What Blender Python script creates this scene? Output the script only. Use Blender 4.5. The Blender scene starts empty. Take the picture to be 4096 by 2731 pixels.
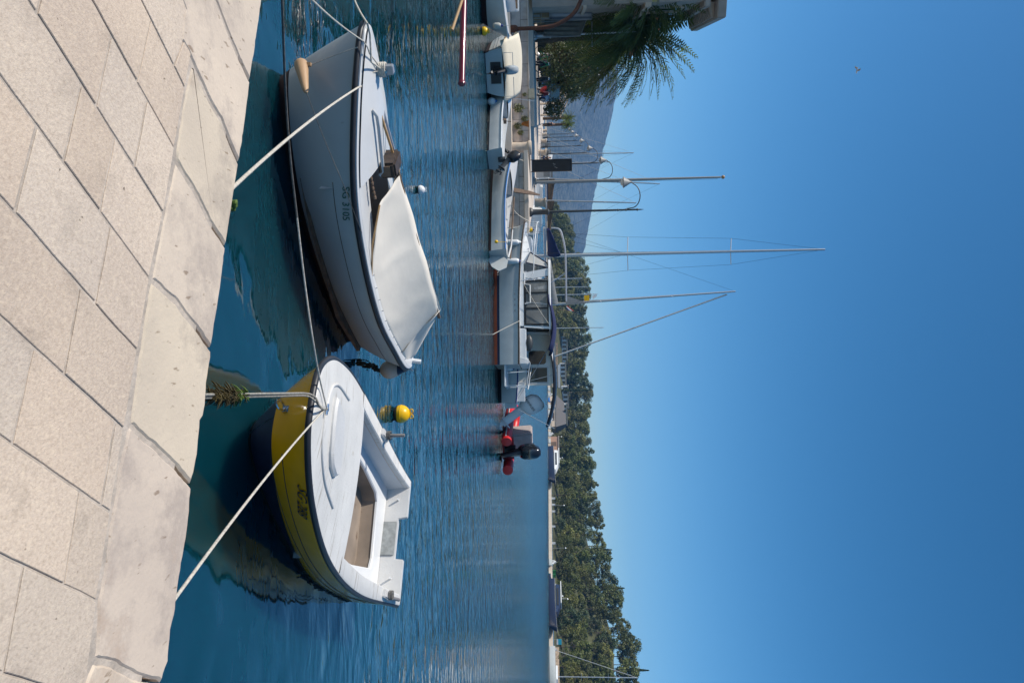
import bpy, bmesh, math, random
from mathutils import Vector, Matrix, noise
S = bpy.context.scene
COL = S.collection
R = math.radians
rnd = random.Random(11)
V = Vector

# ---------------------------------------------------------------- camera (portrait photo stored on its side)
CZ = 2.5
FPX = 2731.0
PIT = math.atan(156 / 2731.0)
TIL = R(0.85)
FW = V((0, math.cos(PIT), -math.sin(PIT)))
RT = V((1, 0, 0))
UP = V((0, math.sin(PIT), math.cos(PIT)))
AU = RT * math.cos(TIL) - UP * math.sin(TIL)
AV = UP * math.cos(TIL) + RT * math.sin(TIL)
CAM = V((0, 0, CZ))
cd = bpy.data.cameras.new('camera')
cam = bpy.data.objects.new('camera', cd)
COL.objects.link(cam)
cd.sensor_fit = 'HORIZONTAL'
cd.sensor_width = 36
cd.lens = 24
cd.clip_start = 0.05
cd.clip_end = 20000
m = Matrix.Identity(4)
for i, a in enumerate((AV, -AU, -FW)):
    for j in range(3):
        m[j][i] = a[j]
m.translation = CAM
cam.matrix_world = m
S.camera = cam

def ray(X, Y):
    return FW * FPX + AU * (Y - 1365.5) + AV * (X - 2048)
def onz(X, Y, z):
    d = ray(X, Y)
    return CAM + d * ((z - CZ) / d.z)
def ony(X, Y, y):
    d = ray(X, Y)
    return CAM + d * (y / d.y)

# ---------------------------------------------------------------- mesh helpers
class MB:
    def __init__(self):
        self.v = []; self.f = []
    def add(self, vs, fs):
        o = len(self.v)
        self.v += [tuple(p) for p in vs]
        self.f += [tuple(i + o for i in q) for q in fs]
        return self
    def face(self, *ps):
        return self.add(ps, [tuple(range(len(ps)))])
    def bb(self, x0, x1, y0, y1, z0, z1):
        vs = [(x, y, z) for x in (x0, x1) for y in (y0, y1) for z in (z0, z1)]
        return self.add(vs, [(0, 1, 3, 2), (4, 6, 7, 5), (0, 4, 5, 1), (2, 3, 7, 6), (0, 2, 6, 4), (1, 5, 7, 3)])
    def box(self, c, s, M=None):
        o = len(self.v)
        self.bb(-s[0] / 2, s[0] / 2, -s[1] / 2, s[1] / 2, -s[2] / 2, s[2] / 2)
        for i in range(o, len(self.v)):
            p = V(self.v[i])
            if M: p = M @ p
            self.v[i] = tuple(p + V(c))
        return self
    def loft(self, rings, closed=True, caps=True):
        n = len(rings[0]); o = len(self.v); fs = []
        vs = [p for r in rings for p in r]
        for i in range(len(rings) - 1):
            for k in range(n if closed else n - 1):
                k2 = (k + 1) % n
                fs.append((i * n + k, i * n + k2, (i + 1) * n + k2, (i + 1) * n + k))
        if caps:
            fs.append(tuple(range(n))); fs.append(tuple((len(rings) - 1) * n + k for k in range(n)))
        return self.add(vs, fs)
    def tube(self, pts, r, n=8, caps=True):
        pts = [V(p) for p in pts]
        if not hasattr(r, '__len__'): r = [r] * len(pts)
        t0 = (pts[1] - pts[0]).normalized()
        a = t0.orthogonal().normalized()
        rings = []
        for i, p in enumerate(pts):
            t = (pts[min(i + 1, len(pts) - 1)] - pts[max(i - 1, 0)])
            t = t.normalized() if t.length > 1e-9 else t0
            a = (a - t * a.dot(t))
            a = a.normalized() if a.length > 1e-6 else t.orthogonal().normalized()
            b = t.cross(a)
            rings.append([p + (a * math.cos(2 * math.pi * k / n) + b * math.sin(2 * math.pi * k / n)) * r[i] for k in range(n)])
        return self.loft(rings, True, caps)
    def lathe(self, prof, n=20, c=(0, 0, 0), M=None):
        rings = []
        for (r, z) in prof:
            ring = []
            for k in range(n):
                p = V((r * math.cos(2 * math.pi * k / n), r * math.sin(2 * math.pi * k / n), z))
                if M: p = M @ p
                ring.append(p + V(c))
            rings.append(ring)
        return self.loft(rings, True, True)
    def ball(self, c, r, n=14, sc=(1, 1, 1), M=None):
        prof = [(max(1e-4, math.sin(math.pi * i / (n // 2)) * r), -math.cos(math.pi * i / (n // 2)) * r) for i in range(n // 2 + 1)]
        o = len(self.v)
        self.lathe(prof, n)
        for i in range(o, len(self.v)):
            p = V((self.v[i][0] * sc[0], self.v[i][1] * sc[1], self.v[i][2] * sc[2]))
            if M: p = M @ p
            self.v[i] = tuple(p + V(c))
        return self
    def prism(self, poly, z0, z1, bev=0.0, jit=None):
        n = len(poly)
        zf = (lambda z: (lambda p: z if not callable(z) else z(p)))
        f0, f1 = zf(z0), zf(z1)
        rings = [[(p[0], p[1], f0(p)) for p in poly]]
        if bev > 0:
            c = [sum(p[i] for p in poly) / n for i in (0, 1)]
            rings.append([(p[0], p[1], f1(p) - bev) for p in poly])
            ins = inset(poly, bev)
            rings.append([(p[0], p[1], f1(p)) for p in ins])
        else:
            rings.append([(p[0], p[1], f1(p)) for p in poly])
        return self.loft(rings, True, True)
    def xform(self, M):
        self.v = [tuple(M @ V(p)) for p in self.v]
        return self
    def build(self, name, mat, parent=None, ang=38, bev=0.0, rec=True):
        me = bpy.data.meshes.new(name)
        me.from_pydata(self.v, [], self.f)
        bm = bmesh.new(); bm.from_mesh(me)
        if rec: bmesh.ops.recalc_face_normals(bm, faces=bm.faces)
        if bev > 0:
            ed = [e for e in bm.edges if len(e.link_faces) == 2 and e.calc_face_angle(0) > R(40)]
            bmesh.ops.bevel(bm, geom=ed, offset=bev, segments=2, affect='EDGES', clamp_overlap=True)
        bm.to_mesh(me); bm.free()
        for p in me.polygons: p.use_smooth = True
        me.set_sharp_from_angle(angle=R(ang))
        if mat: me.materials.append(mat)
        o = bpy.data.objects.new(name, me)
        COL.objects.link(o)
        if parent: o.parent = parent
        return o

def inset(poly, d):
    n = len(poly); out = []
    area = sum(poly[i][0] * poly[(i + 1) % n][1] - poly[(i + 1) % n][0] * poly[i][1] for i in range(n))
    sg = 1 if area > 0 else -1
    for i in range(n):
        p0, p1, p2 = V(poly[i - 1][:2]), V(poly[i][:2]), V(poly[(i + 1) % n][:2])
        e1 = (p1 - p0).normalized(); e2 = (p2 - p1).normalized()
        n1 = V((-e1.y, e1.x)) * sg; n2 = V((-e2.y, e2.x)) * sg
        b = n1 + n2
        if b.length < 1e-6: b = n1
        b.normalize()
        out.append(tuple(p1 + b * min(d / max(0.35, b.dot(n1)), d * 2.5)))
    return out

def thing(name, label, cat, loc=(0, 0, 0), rz=0.0, group=None):
    o = bpy.data.objects.new(name, None)
    o.empty_display_size = 0.2
    COL.objects.link(o)
    o.location = loc; o.rotation_euler = (0, 0, rz)
    o['label'] = label; o['category'] = cat
    if group: o['group'] = group
    return o
def tag(o, label, cat, group=None):
    o['label'] = label; o['category'] = cat
    if group: o['group'] = group
    return o
def struct(o, kind='structure'):
    o['kind'] = kind
    return o
def dup(root, loc, rz=0.0, label=None, group=None, sc=None):
    r = root.copy(); COL.objects.link(r)
    r.location = loc; r.rotation_euler = (0, 0, rz)
    if sc: r.scale = sc
    if label: r['label'] = label
    if group: r['group'] = group
    for ch in list(root.children):
        c = ch.copy(); COL.objects.link(c); c.parent = r
        for g in ch.children:
            d = g.copy(); COL.objects.link(d); d.parent = c
    return r
def lerp(a, b, t): return a + (b - a) * t
def crv(xs, ys, x):
    x = max(xs[0], min(xs[-1], x)); n = len(xs)
    k = 0
    while k < n - 2 and x > xs[k + 1]: k += 1
    def sl(i):
        a, b = max(0, i - 1), min(n - 1, i + 1)
        return (ys[b] - ys[a]) / (xs[b] - xs[a])
    h = xs[k + 1] - xs[k]; t = (x - xs[k]) / h
    return (2*t**3-3*t**2+1)*ys[k] + (t**3-2*t**2+t)*h*sl(k) + (-2*t**3+3*t**2)*ys[k+1] + (t**3-t**2)*h*sl(k+1)
def spline(pts, n=12):
    pts = [V(p) for p in pts]; out = []
    for i in range(len(pts) - 1):
        p0, p1, p2, p3 = pts[max(0, i - 1)], pts[i], pts[i + 1], pts[min(len(pts) - 1, i + 2)]
        for k in range(n):
            t = k / n
            out.append(0.5 * ((2 * p1) + (p2 - p0) * t + (2*p0 - 5*p1 + 4*p2 - p3) * t*t + (3*p1 - p0 - 3*p2 + p3) * t**3))
    out.append(pts[-1])
    return out
def sag(a, b, s, n=24):
    a, b = V(a), V(b)
    return [a.lerp(b, i / n) - V((0, 0, 4 * s * (i / n) * (1 - i / n))) for i in range(n + 1)]

# ---------------------------------------------------------------- materials
def nt(mat):
    mat.use_nodes = True
    return mat.node_tree, mat.node_tree.nodes, mat.node_tree.links
def MT(name, col, rough=0.5, metal=0.0, var=0.12, vs=6.0, bump=0.0, bs=60.0, spots=0.0, sc=(0.2, 0.16, 0.12), ss=9.0, coat=0.0, rand=0.0, trans=0.0, ior=1.45, alpha=1.0):
    mt = bpy.data.materials.new(name)
    T, N, L = nt(mt)
    b = N['Principled BSDF']
    b.inputs['Roughness'].default_value = rough
    b.inputs['Metallic'].default_value = metal
    b.inputs['IOR'].default_value = ior
    if coat: b.inputs['Coat Weight'].default_value = coat; b.inputs['Coat Roughness'].default_value = 0.08
    if trans: b.inputs['Transmission Weight'].default_value = trans
    if alpha < 1: b.inputs['Alpha'].default_value = alpha
    tc = N.new('ShaderNodeTexCoord')
    n1 = N.new('ShaderNodeTexNoise'); n1.inputs['Scale'].default_value = vs; n1.inputs['Detail'].default_value = 5
    L.new(tc.outputs['Object'], n1.inputs['Vector'])
    mr = N.new('ShaderNodeMapRange'); mr.inputs['From Min'].default_value = 0.3; mr.inputs['From Max'].default_value = 0.7
    mr.inputs['To Min'].default_value = 1 - var; mr.inputs['To Max'].default_value = 1 + var
    L.new(n1.outputs['Fac'], mr.inputs['Value'])
    mx = N.new('ShaderNodeVectorMath'); mx.operation = 'SCALE'
    rgb = N.new('ShaderNodeRGB'); rgb.outputs[0].default_value = (*col, 1)
    L.new(rgb.outputs[0], mx.inputs[0]); L.new(mr.outputs[0], mx.inputs['Scale'])
    out = mx.outputs[0]
    if rand:
        oi = N.new('ShaderNodeObjectInfo')
        hs = N.new('ShaderNodeHueSaturation')
        m2 = N.new('ShaderNodeMapRange'); m2.inputs['To Min'].default_value = 1 - rand; m2.inputs['To Max'].default_value = 1 + rand
        L.new(oi.outputs['Random'], m2.inputs['Value']); L.new(m2.outputs[0], hs.inputs['Value'])
        m3 = N.new('ShaderNodeMapRange'); m3.inputs['To Min'].default_value = 0.47; m3.inputs['To Max'].default_value = 0.52
        mm = N.new('ShaderNodeMath'); mm.operation = 'FRACT'
        mk = N.new('ShaderNodeMath'); mk.operation = 'MULTIPLY'; mk.inputs[1].default_value = 7.31
        L.new(oi.outputs['Random'], mk.inputs[0]); L.new(mk.outputs[0], mm.inputs[0]); L.new(mm.outputs[0], m3.inputs['Value']); L.new(m3.outputs[0], hs.inputs['Hue'])
        L.new(out, hs.inputs['Color']); out = hs.outputs[0]
    if spots > 0:
        n2 = N.new('ShaderNodeTexNoise'); n2.inputs['Scale'].default_value = ss; n2.inputs['Detail'].default_value = 8; n2.inputs['Roughness'].default_value = 0.65
        L.new(tc.outputs['Object'], n2.inputs['Vector'])
        m4 = N.new('ShaderNodeMapRange'); m4.inputs['From Min'].default_value = 0.72 - spots * 0.3; m4.inputs['From Max'].default_value = 0.78 - spots * 0.25
        L.new(n2.outputs['Fac'], m4.inputs['Value'])
        mc = N.new('ShaderNodeMix'); mc.data_type = 'RGBA'
        mc.inputs[7].default_value = (*sc, 1)
        L.new(m4.outputs[0], mc.inputs[0]); L.new(out, mc.inputs[6]); out = mc.outputs[2]
    L.new(out, b.inputs['Base Color'])
    if bump > 0:
        n3 = N.new('ShaderNodeTexNoise'); n3.inputs['Scale'].default_value = bs; n3.inputs['Detail'].default_value = 4
        L.new(tc.outputs['Object'], n3.inputs['Vector'])
        bp = N.new('ShaderNodeBump'); bp.inputs['Strength'].default_value = min(1, bump); bp.inputs['Distance'].default_value = 0.01
        L.new(n3.outputs['Fac'], bp.inputs['Height']); L.new(bp.outputs[0], b.inputs['Normal'])
    return mt

K = {}
K['white_gel'] = MT('white_gelcoat', (0.56, 0.565, 0.56), 0.28, var=0.05, vs=3, spots=0.05, sc=(0.45, 0.42, 0.36), ss=14)
K['white_old'] = MT('old_white_paint', (0.56, 0.55, 0.53), 0.45, var=0.06, vs=4, bump=0.25, bs=40, spots=0.16, sc=(0.38, 0.33, 0.26), ss=7)
K['deck_old'] = MT('cracked_white_deck_paint', (0.60, 0.585, 0.55), 0.5, var=0.07, vs=4, bump=0.25, bs=40, spots=0.22, sc=(0.40, 0.35, 0.27), ss=5)
def planks(mt, sc, thr, col):
    T, N, L = nt(mt); b = N['Principled BSDF']; old = b.inputs['Base Color'].links[0].from_socket
    tc = N.new('ShaderNodeTexCoord'); mp = N.new('ShaderNodeMapping'); mp.inputs['Scale'].default_value = sc; L.new(tc.outputs['Object'], mp.inputs['Vector'])
    n = N.new('ShaderNodeTexNoise'); n.inputs['Scale'].default_value = 1.0; n.inputs['Detail'].default_value = 6; n.inputs['Roughness'].default_value = .6; L.new(mp.outputs[0], n.inputs['Vector'])
    mr = N.new('ShaderNodeMapRange'); mr.inputs['From Min'].default_value = thr; mr.inputs['From Max'].default_value = thr + .05; mr.inputs['To Max'].default_value = .8; L.new(n.outputs['Fac'], mr.inputs['Value'])
    mx = N.new('ShaderNodeMix'); mx.data_type = 'RGBA'; mx.inputs[7].default_value = (*col, 1); L.new(mr.outputs[0], mx.inputs[0]); L.new(old, mx.inputs[6]); L.new(mx.outputs[2], b.inputs['Base Color'])
planks(K['deck_old'], (30, 2.2, 8), .60, (.34, .30, .24))
K['white_hull'] = MT('white_hull_paint', (0.47, 0.485, 0.47), 0.3, var=0.07, vs=2.2, spots=0.05, sc=(0.3, 0.27, 0.21), ss=7)
K['white'] = MT('clean_white', (0.66, 0.665, 0.66), 0.35, var=0.04, vs=3)
K['grey_white'] = MT('greyed_white', (0.5, 0.5, 0.49), 0.5, var=0.1, vs=5)
K['yellow_hull'] = MT('yellow_hull_paint', (0.86, 0.42, 0.0), 0.2, var=0.1, vs=3, spots=0.06, sc=(0.3, 0.17, 0.01), ss=8, coat=0.4)
K['navy'] = MT('navy_paint', (0.02, 0.028, 0.06), 0.3, var=0.2, vs=5, spots=0.05, sc=(0.02, 0.06, 0.08), ss=11)
K['blackweed'] = MT('black_weedy_bottom', (0.008, 0.009, 0.008), 0.8, var=0.4, vs=18, bump=0.8, bs=25)
K['antifoul'] = MT('red_brown_antifouling', (0.035, 0.012, 0.010), 0.7, var=0.3, vs=8, bump=0.3, bs=30)
K['rubber'] = MT('dark_rubber', (0.022, 0.023, 0.028), 0.45, var=0.15, vs=10)
K['rubber_grey'] = MT('grey_rubber', (0.18, 0.17, 0.165), 0.6, var=0.15, vs=8)
K['canvas'] = MT('offwhite_canvas', (0.66, 0.615, 0.54), 0.85, var=0.05, vs=2.5, bump=0.5, bs=5, spots=0.06, sc=(0.55, 0.5, 0.42), ss=3)
K['cream'] = MT('cream_tarpaulin', (0.62, 0.56, 0.44), 0.8, var=0.05, vs=2)
K['rope'] = MT('offwhite_rope', (0.52, 0.48, 0.41), 0.9, var=0.25, vs=60, bump=0.6, bs=160)
K['rope_grey'] = MT('wet_grey_rope', (0.26, 0.245, 0.21), 0.8, var=0.35, vs=50, bump=0.6, bs=160)
K['rope_dark'] = MT('dark_weathered_rope', (0.12, 0.115, 0.105), 0.9, var=0.35, vs=40, bump=0.6, bs=160)
K['weed'] = MT('brown_green_seaweed', (0.05, 0.036, 0.008), 0.7, var=0.6, vs=25)
K['weed_green'] = MT('green_seaweed', (0.08, 0.13, 0.02), 0.7, var=0.4, vs=25)
K['steel'] = MT('stainless_steel', (0.6, 0.6, 0.6), 0.22, metal=1.0, var=0.05)
K['alu'] = MT('dull_aluminium', (0.42, 0.43, 0.45), 0.4, metal=0.6, var=0.06)
K['wood'] = MT('brown_weathered_wood', (0.13, 0.085, 0.055), 0.7, var=0.3, vs=12, bump=0.4, bs=30)
K['wood_dark'] = MT('dark_wood', (0.045, 0.03, 0.022), 0.6, var=0.4, vs=14, bump=0.3, bs=30)
K['wood_tan'] = MT('tan_wood', (0.38, 0.23, 0.1), 0.5, var=0.15, vs=8)
K['floor'] = MT('stained_brown_floor', (0.23, 0.185, 0.145), 0.7, var=0.25, vs=3, spots=0.3, sc=(0.13, 0.09, 0.06), ss=3.5)
K['ply'] = MT('grey_plywood', (0.27, 0.28, 0.27), 0.8, var=0.25, vs=14, bump=0.3, bs=50)
K['black'] = MT('black_plastic', (0.012, 0.012, 0.014), 0.35, var=0.2)
K['blackgloss'] = MT('glossy_black', (0.012, 0.014, 0.018), 0.12, var=0.1, coat=0.6)
K['chrome'] = MT('chrome', (0.75, 0.75, 0.75), 0.08, metal=1.0, var=0.02)
K['buoy_yellow'] = MT('yellow_buoy_plastic', (0.72, 0.42, 0.004), 0.35, var=0.05, vs=6)
K['slime'] = MT('dark_slime', (0.02, 0.022, 0.012), 0.6, var=0.4, vs=20)
K['fender_beige'] = MT('beige_fender', (0.42, 0.27, 0.15), 0.5, var=0.1, vs=6)
K['fender_grey'] = MT('grimy_white_fender', (0.44, 0.42, 0.36), 0.55, var=0.12, vs=7)
K['blue'] = MT('blue_plastic', (0.01, 0.03, 0.16), 0.35, var=0.08)
K['midblue'] = MT('mid_blue_paint', (0.03, 0.16, 0.42), 0.35, var=0.08)
K['blue_fabric'] = MT('navy_fabric', (0.012, 0.018, 0.07), 0.85, var=0.2, vs=4)
K['red'] = MT('red_hypalon', (0.55, 0.02, 0.02), 0.4, var=0.08, vs=3)
K['orange_af'] = MT('orange_red_antifouling', (0.36, 0.07, 0.025), 0.7, var=0.1, vs=3)
K['maroon'] = MT('maroon_paint', (0.16, 0.008, 0.025), 0.3, var=0.12, vs=6, coat=0.3)
K['rust'] = MT('rusty_steel', (0.11, 0.04, 0.02), 0.8, var=0.3, vs=10, bump=0.3, bs=40)
K['darkgrey'] = MT('dark_grey_paint', (0.035, 0.04, 0.044), 0.45, var=0.12)
K['grey'] = MT('grey_paint', (0.25, 0.25, 0.245), 0.5, var=0.08)
K['ltgrey'] = MT('pale_grey_paint', (0.45, 0.46, 0.46), 0.5, var=0.06)
K['board'] = MT('blackboard', (0.009, 0.013, 0.017), 0.95, var=0.25, vs=4)
K['glass'] = MT('dark_tinted_glass', (0.015, 0.02, 0.022), 0.05, var=0.1, ior=1.5)
K['glass_clear'] = MT('smoky_glazing', (0.22, 0.22, 0.21), 0.06, var=0.3, vs=1.2, alpha=0.8)
K['glass_green'] = MT('dark_green_glazing', (0.02, 0.045, 0.045), 0.05, var=0.3, vs=1.2, alpha=0.88)
K['cream_white'] = MT('cream_gelcoat', (0.66, 0.62, 0.55), 0.35, var=0.05)
K['vinyl'] = MT('cloudy_clear_vinyl', (0.4, 0.39, 0.36), 0.2, var=0.12, vs=2, alpha=0.85)
K['tan_fabric'] = MT('tan_interior_fabric', (0.26, 0.17, 0.11), 0.8, var=0.15, vs=3)
K['grey_fabric'] = MT('mottled_grey_fabric', (0.33, 0.36, 0.38), 0.85, var=0.25, vs=7)
K['green_paint'] = MT('dark_green_paint', (0.005, 0.09, 0.05), 0.5, var=0.05)
K['ink'] = MT('black_paint', (0.008, 0.008, 0.02), 0.5, var=0.05)
K['skin'] = MT('skin', (0.45, 0.26, 0.18), 0.55, var=0.06)
# ---------------------------------------------------------------- light and sky
SUN_EL = 50.0
SUN_H = V((-0.98, -0.17, 0)).normalized()
sdir = SUN_H * math.cos(R(SUN_EL)) + V((0, 0, math.sin(R(SUN_EL))))
w = bpy.data.worlds.new('World'); S.world = w
w.use_nodes = True
N = w.node_tree.nodes; L = w.node_tree.links
sky = N.new('ShaderNodeTexSky'); sky.sky_type = 'NISHITA'; sky.sun_disc = False
sky.sun_elevation = R(SUN_EL)
sky.sun_rotation = math.atan2(SUN_H.x, SUN_H.y)
sky.air_density = 0.8; sky.dust_density = 0.8; sky.ozone_density = 1.0; sky.altitude = 0
bg = N['Background']; bg.inputs["Strength"].default_value = 0.085
hsv = N.new('ShaderNodeHueSaturation'); hsv.inputs['Saturation'].default_value = 1.25; hsv.inputs['Hue'].default_value = 0.488
gam = N.new('ShaderNodeGamma'); gam.inputs[1].default_value = 1.25
L.new(sky.outputs[0], gam.inputs[0]); L.new(gam.outputs[0], hsv.inputs['Color']); L.new(hsv.outputs[0], bg.inputs['Color'])
sl = bpy.data.lights.new('sun', 'SUN'); sl.energy = 4.5; sl.angle = R(0.53); sl.color = (1.0, 0.94, 0.84)
so = bpy.data.objects.new('sun', sl); COL.objects.link(so)
so.rotation_euler = sdir.to_track_quat('Z', 'Y').to_euler()
S.view_settings.view_transform = 'Standard'; S.view_settings.look = 'None'
S.view_settings.exposure = 0.25; S.view_settings.gamma = 1.0

# ---------------------------------------------------------------- water
def water_mat():
    mt = bpy.data.materials.new('harbour_water')
    T, N, L = nt(mt)
    b = N['Principled BSDF']
    b.inputs['Base Color'].default_value = (0.002, 0.038, 0.056, 1)
    b.inputs['Subsurface Weight'].default_value = 1.0
    b.inputs['Subsurface Radius'].default_value = (0.5, 2.2, 2.4)
    b.inputs['Subsurface Scale'].default_value = 1.0
    b.inputs['IOR'].default_value = 2.0
    b.inputs['Specular IOR Level'].default_value = 0.62
    g = N.new('ShaderNodeNewGeometry')
    sx = N.new('ShaderNodeSeparateXYZ'); L.new(g.outputs['Position'], sx.inputs[0])
    def noise_(scale, sc, det=2, dist=0.0, rough=0.5):
        mp = N.new('ShaderNodeMapping'); mp.inputs['Scale'].default_value = sc
        mp.inputs['Rotation'].default_value = (0, 0, R(8))
        L.new(g.outputs['Position'], mp.inputs['Vector'])
        n = N.new('ShaderNodeTexNoise'); n.inputs['Scale'].default_value = scale; n.inputs['Detail'].default_value = det
        n.inputs['Distortion'].default_value = dist; n.inputs['Roughness'].default_value = rough
        L.new(mp.outputs[0], n.inputs['Vector'])
        return n.outputs['Fac']
    def mul(a, k):
        n = N.new('ShaderNodeMath'); n.operation = 'MULTIPLY'
        if hasattr(a, 'links'): L.new(a, n.inputs[0])
        else: n.inputs[0].default_value = a
        if hasattr(k, 'links'): L.new(k, n.inputs[1])
        else: n.inputs[1].default_value = k
        return n.outputs[0]
    def add(a, c):
        n = N.new('ShaderNodeMath'); n.operation = 'ADD'; L.new(a, n.inputs[0]); L.new(c, n.inputs[1]); return n.outputs[0]
    # the water is sheltered and almost flat beside the near quay and gets choppier out in the harbour
    mr = N.new('ShaderNodeMapRange'); mr.inputs['From Min'].default_value = 4.5; mr.inputs['From Max'].default_value = 16
    mr.inputs['To Min'].default_value = 0.04; mr.inputs['To Max'].default_value = 1.0
    L.new(sx.outputs['Y'], mr.inputs['Value'])
    big = mul(noise_(1.0, (1.3, 1.1, 1), 1, 0.6), 0.034)
    med = mul(mul(noise_(1.0, (0.95, 2.5, 1), 3, 0.5), 0.085), mr.outputs[0])
    fine = mul(mul(noise_(1.0, (3.5, 8.5, 1), 2, 0.3), 0.011), mr.outputs[0])
    h = add(add(big, med), fine)
    m5 = N.new('ShaderNodeMapRange'); m5.inputs['From Min'].default_value = 12; m5.inputs['From Max'].default_value = 90
    m5.inputs['To Min'].default_value = 0.015; m5.inputs['To Max'].default_value = 0.27
    L.new(sx.outputs['Y'], m5.inputs['Value']); L.new(m5.outputs[0], b.inputs['Roughness'])
    bp = N.new('ShaderNodeBump'); bp.inputs['Strength'].default_value = 1.0; bp.inputs['Distance'].default_value = 1.0
    L.new(h, bp.inputs['Height']); L.new(bp.outputs[0], b.inputs['Normal'])
    return mt
K['water'] = water_mat()
wm = MB()
wm.face((-5000, -300, 0), (5000, -300, 0), (5000, 6000, 0), (-5000, 6000, 0))
struct(wm.build('water', K['water'], rec=False))

# ---------------------------------------------------------------- near quay
QZ = 1.25
def Q(X, Y): 
    p = onz(X, Y, QZ); return V((p.x, p.y))
def stone_mat(name, col, kind):
    mt = bpy.data.materials.new(name)
    T, N, L = nt(mt); b = N['Principled BSDF']; b.inputs['Roughness'].default_value = 0.8
    tc = N.new('ShaderNodeTexCoord')
    at = N.new('ShaderNodeAttribute'); at.attribute_name = 'tone'
    def noi(s, d=4, r=0.55):
        n = N.new('ShaderNodeTexNoise'); n.inputs['Scale'].default_value = s; n.inputs['Detail'].default_value = d; n.inputs['Roughness'].default_value = r
        L.new(tc.outputs['Object'], n.inputs['Vector']); return n.outputs['Fac']
    def mrg(v, a, c, lo, hi):
        m = N.new('ShaderNodeMapRange'); m.inputs['From Min'].default_value = a; m.inputs['From Max'].default_value = c
        m.inputs['To Min'].default_value = lo; m.inputs['To Max'].default_value = hi; L.new(v, m.inputs['Value']); return m.outputs[0]
    def mix(f, a, c):
        m = N.new('ShaderNodeMix'); m.data_type = 'RGBA'
        L.new(f, m.inputs[0])
        if isinstance(a, tuple): m.inputs[6].default_value = (*a, 1)
        else: L.new(a, m.inputs[6])
        if isinstance(c, tuple): m.inputs[7].default_value = (*c, 1)
        else: L.new(c, m.inputs[7])
        return m.outputs[2]
    c = mix(mrg(noi(2.2, 5), 0.35, 0.68, 0, 1), col, tuple(x * y for x, y in zip(col, (0.84, 0.84, 0.86))))
    if kind == 'slab':
        c = mix(mrg(noi(95, 3), 0.45, 0.75, 0, 0.55), c, tuple(x * y for x, y in zip(col, (0.62, 0.58, 0.55))))
        c = mix(mrg(noi(60, 2), 0.5, 0.75, 0, 0.5), c, (0.68, 0.56, 0.42))
        c = mix(mrg(noi(5.5, 6, 0.7), 0.56, 0.70, 0, 0.5), c, (0.31, 0.25, 0.195))
        c = mix(mrg(noi(26, 2), 0.74, 0.77, 0, 0.8), c, (0.12, 0.09, 0.06))
        hgt = noi(120, 4, 0.6); bd = 0.006
    else:
        c = mix(mrg(noi(3.4, 7, 0.7), 0.50, 0.64, 0, 0.8), c, (0.36, 0.30, 0.25))
        c = mix(mrg(noi(1.7, 6, 0.65), 0.60, 0.70, 0, 0.6), c, (0.48, 0.35, 0.24))
        mp = N.new('ShaderNodeMapping'); mp.inputs['Scale'].default_value = (26, 9, 20); mp.inputs['Rotation'].default_value = (0, 0, R(17))
        L.new(tc.outputs['Object'], mp.inputs['Vector'])
        n = N.new('ShaderNodeTexNoise'); n.inputs['Scale'].default_value = 1.6; n.inputs['Detail'].default_value = 3; L.new(mp.outputs[0], n.inputs['Vector'])
        c = mix(mrg(n.outputs['Fac'], 0.66, 0.72, 0, 0.75), c, (0.20, 0.14, 0.09))
        hgt = noi(38, 6, 0.65); bd = 0.006
    sc = N.new('ShaderNodeVectorMath'); sc.operation = 'MULTIPLY'
    L.new(c, sc.inputs[0]); L.new(at.outputs['Color'], sc.inputs[1]); L.new(sc.outputs[0], b.inputs['Base Color'])
    bp = N.new('ShaderNodeBump'); bp.inputs['Strength'].default_value = 0.42; bp.inputs['Distance'].default_value = bd
    L.new(hgt, bp.inputs['Height']); L.new(bp.outputs[0], b.inputs['Normal'])
    return mt
K['slab'] = stone_mat('bush_hammered_limestone', (0.575, 0.468, 0.365), 'slab')
K['coping'] = stone_mat('worn_limestone_coping', (0.58, 0.485, 0.38), 'cope')
K['mortar'] = MT('grey_mortar', (0.40, 0.345, 0.29), 0.9, var=0.22, vs=14, bump=0.5, bs=60)
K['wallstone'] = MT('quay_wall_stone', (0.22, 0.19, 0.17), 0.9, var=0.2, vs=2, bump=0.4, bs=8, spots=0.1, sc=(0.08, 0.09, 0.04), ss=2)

def tone_attr(o, tones):
    me = o.data
    a = me.color_attributes.new('tone', 'FLOAT_COLOR', 'CORNER')
    for p in me.polygons:
        vi = p.vertices[0]
        t = tones[vi] if vi < len(tones) else (1, 1, 1)
        for li in p.loop_indices: a.data[li].color = (*t, 1)

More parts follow.
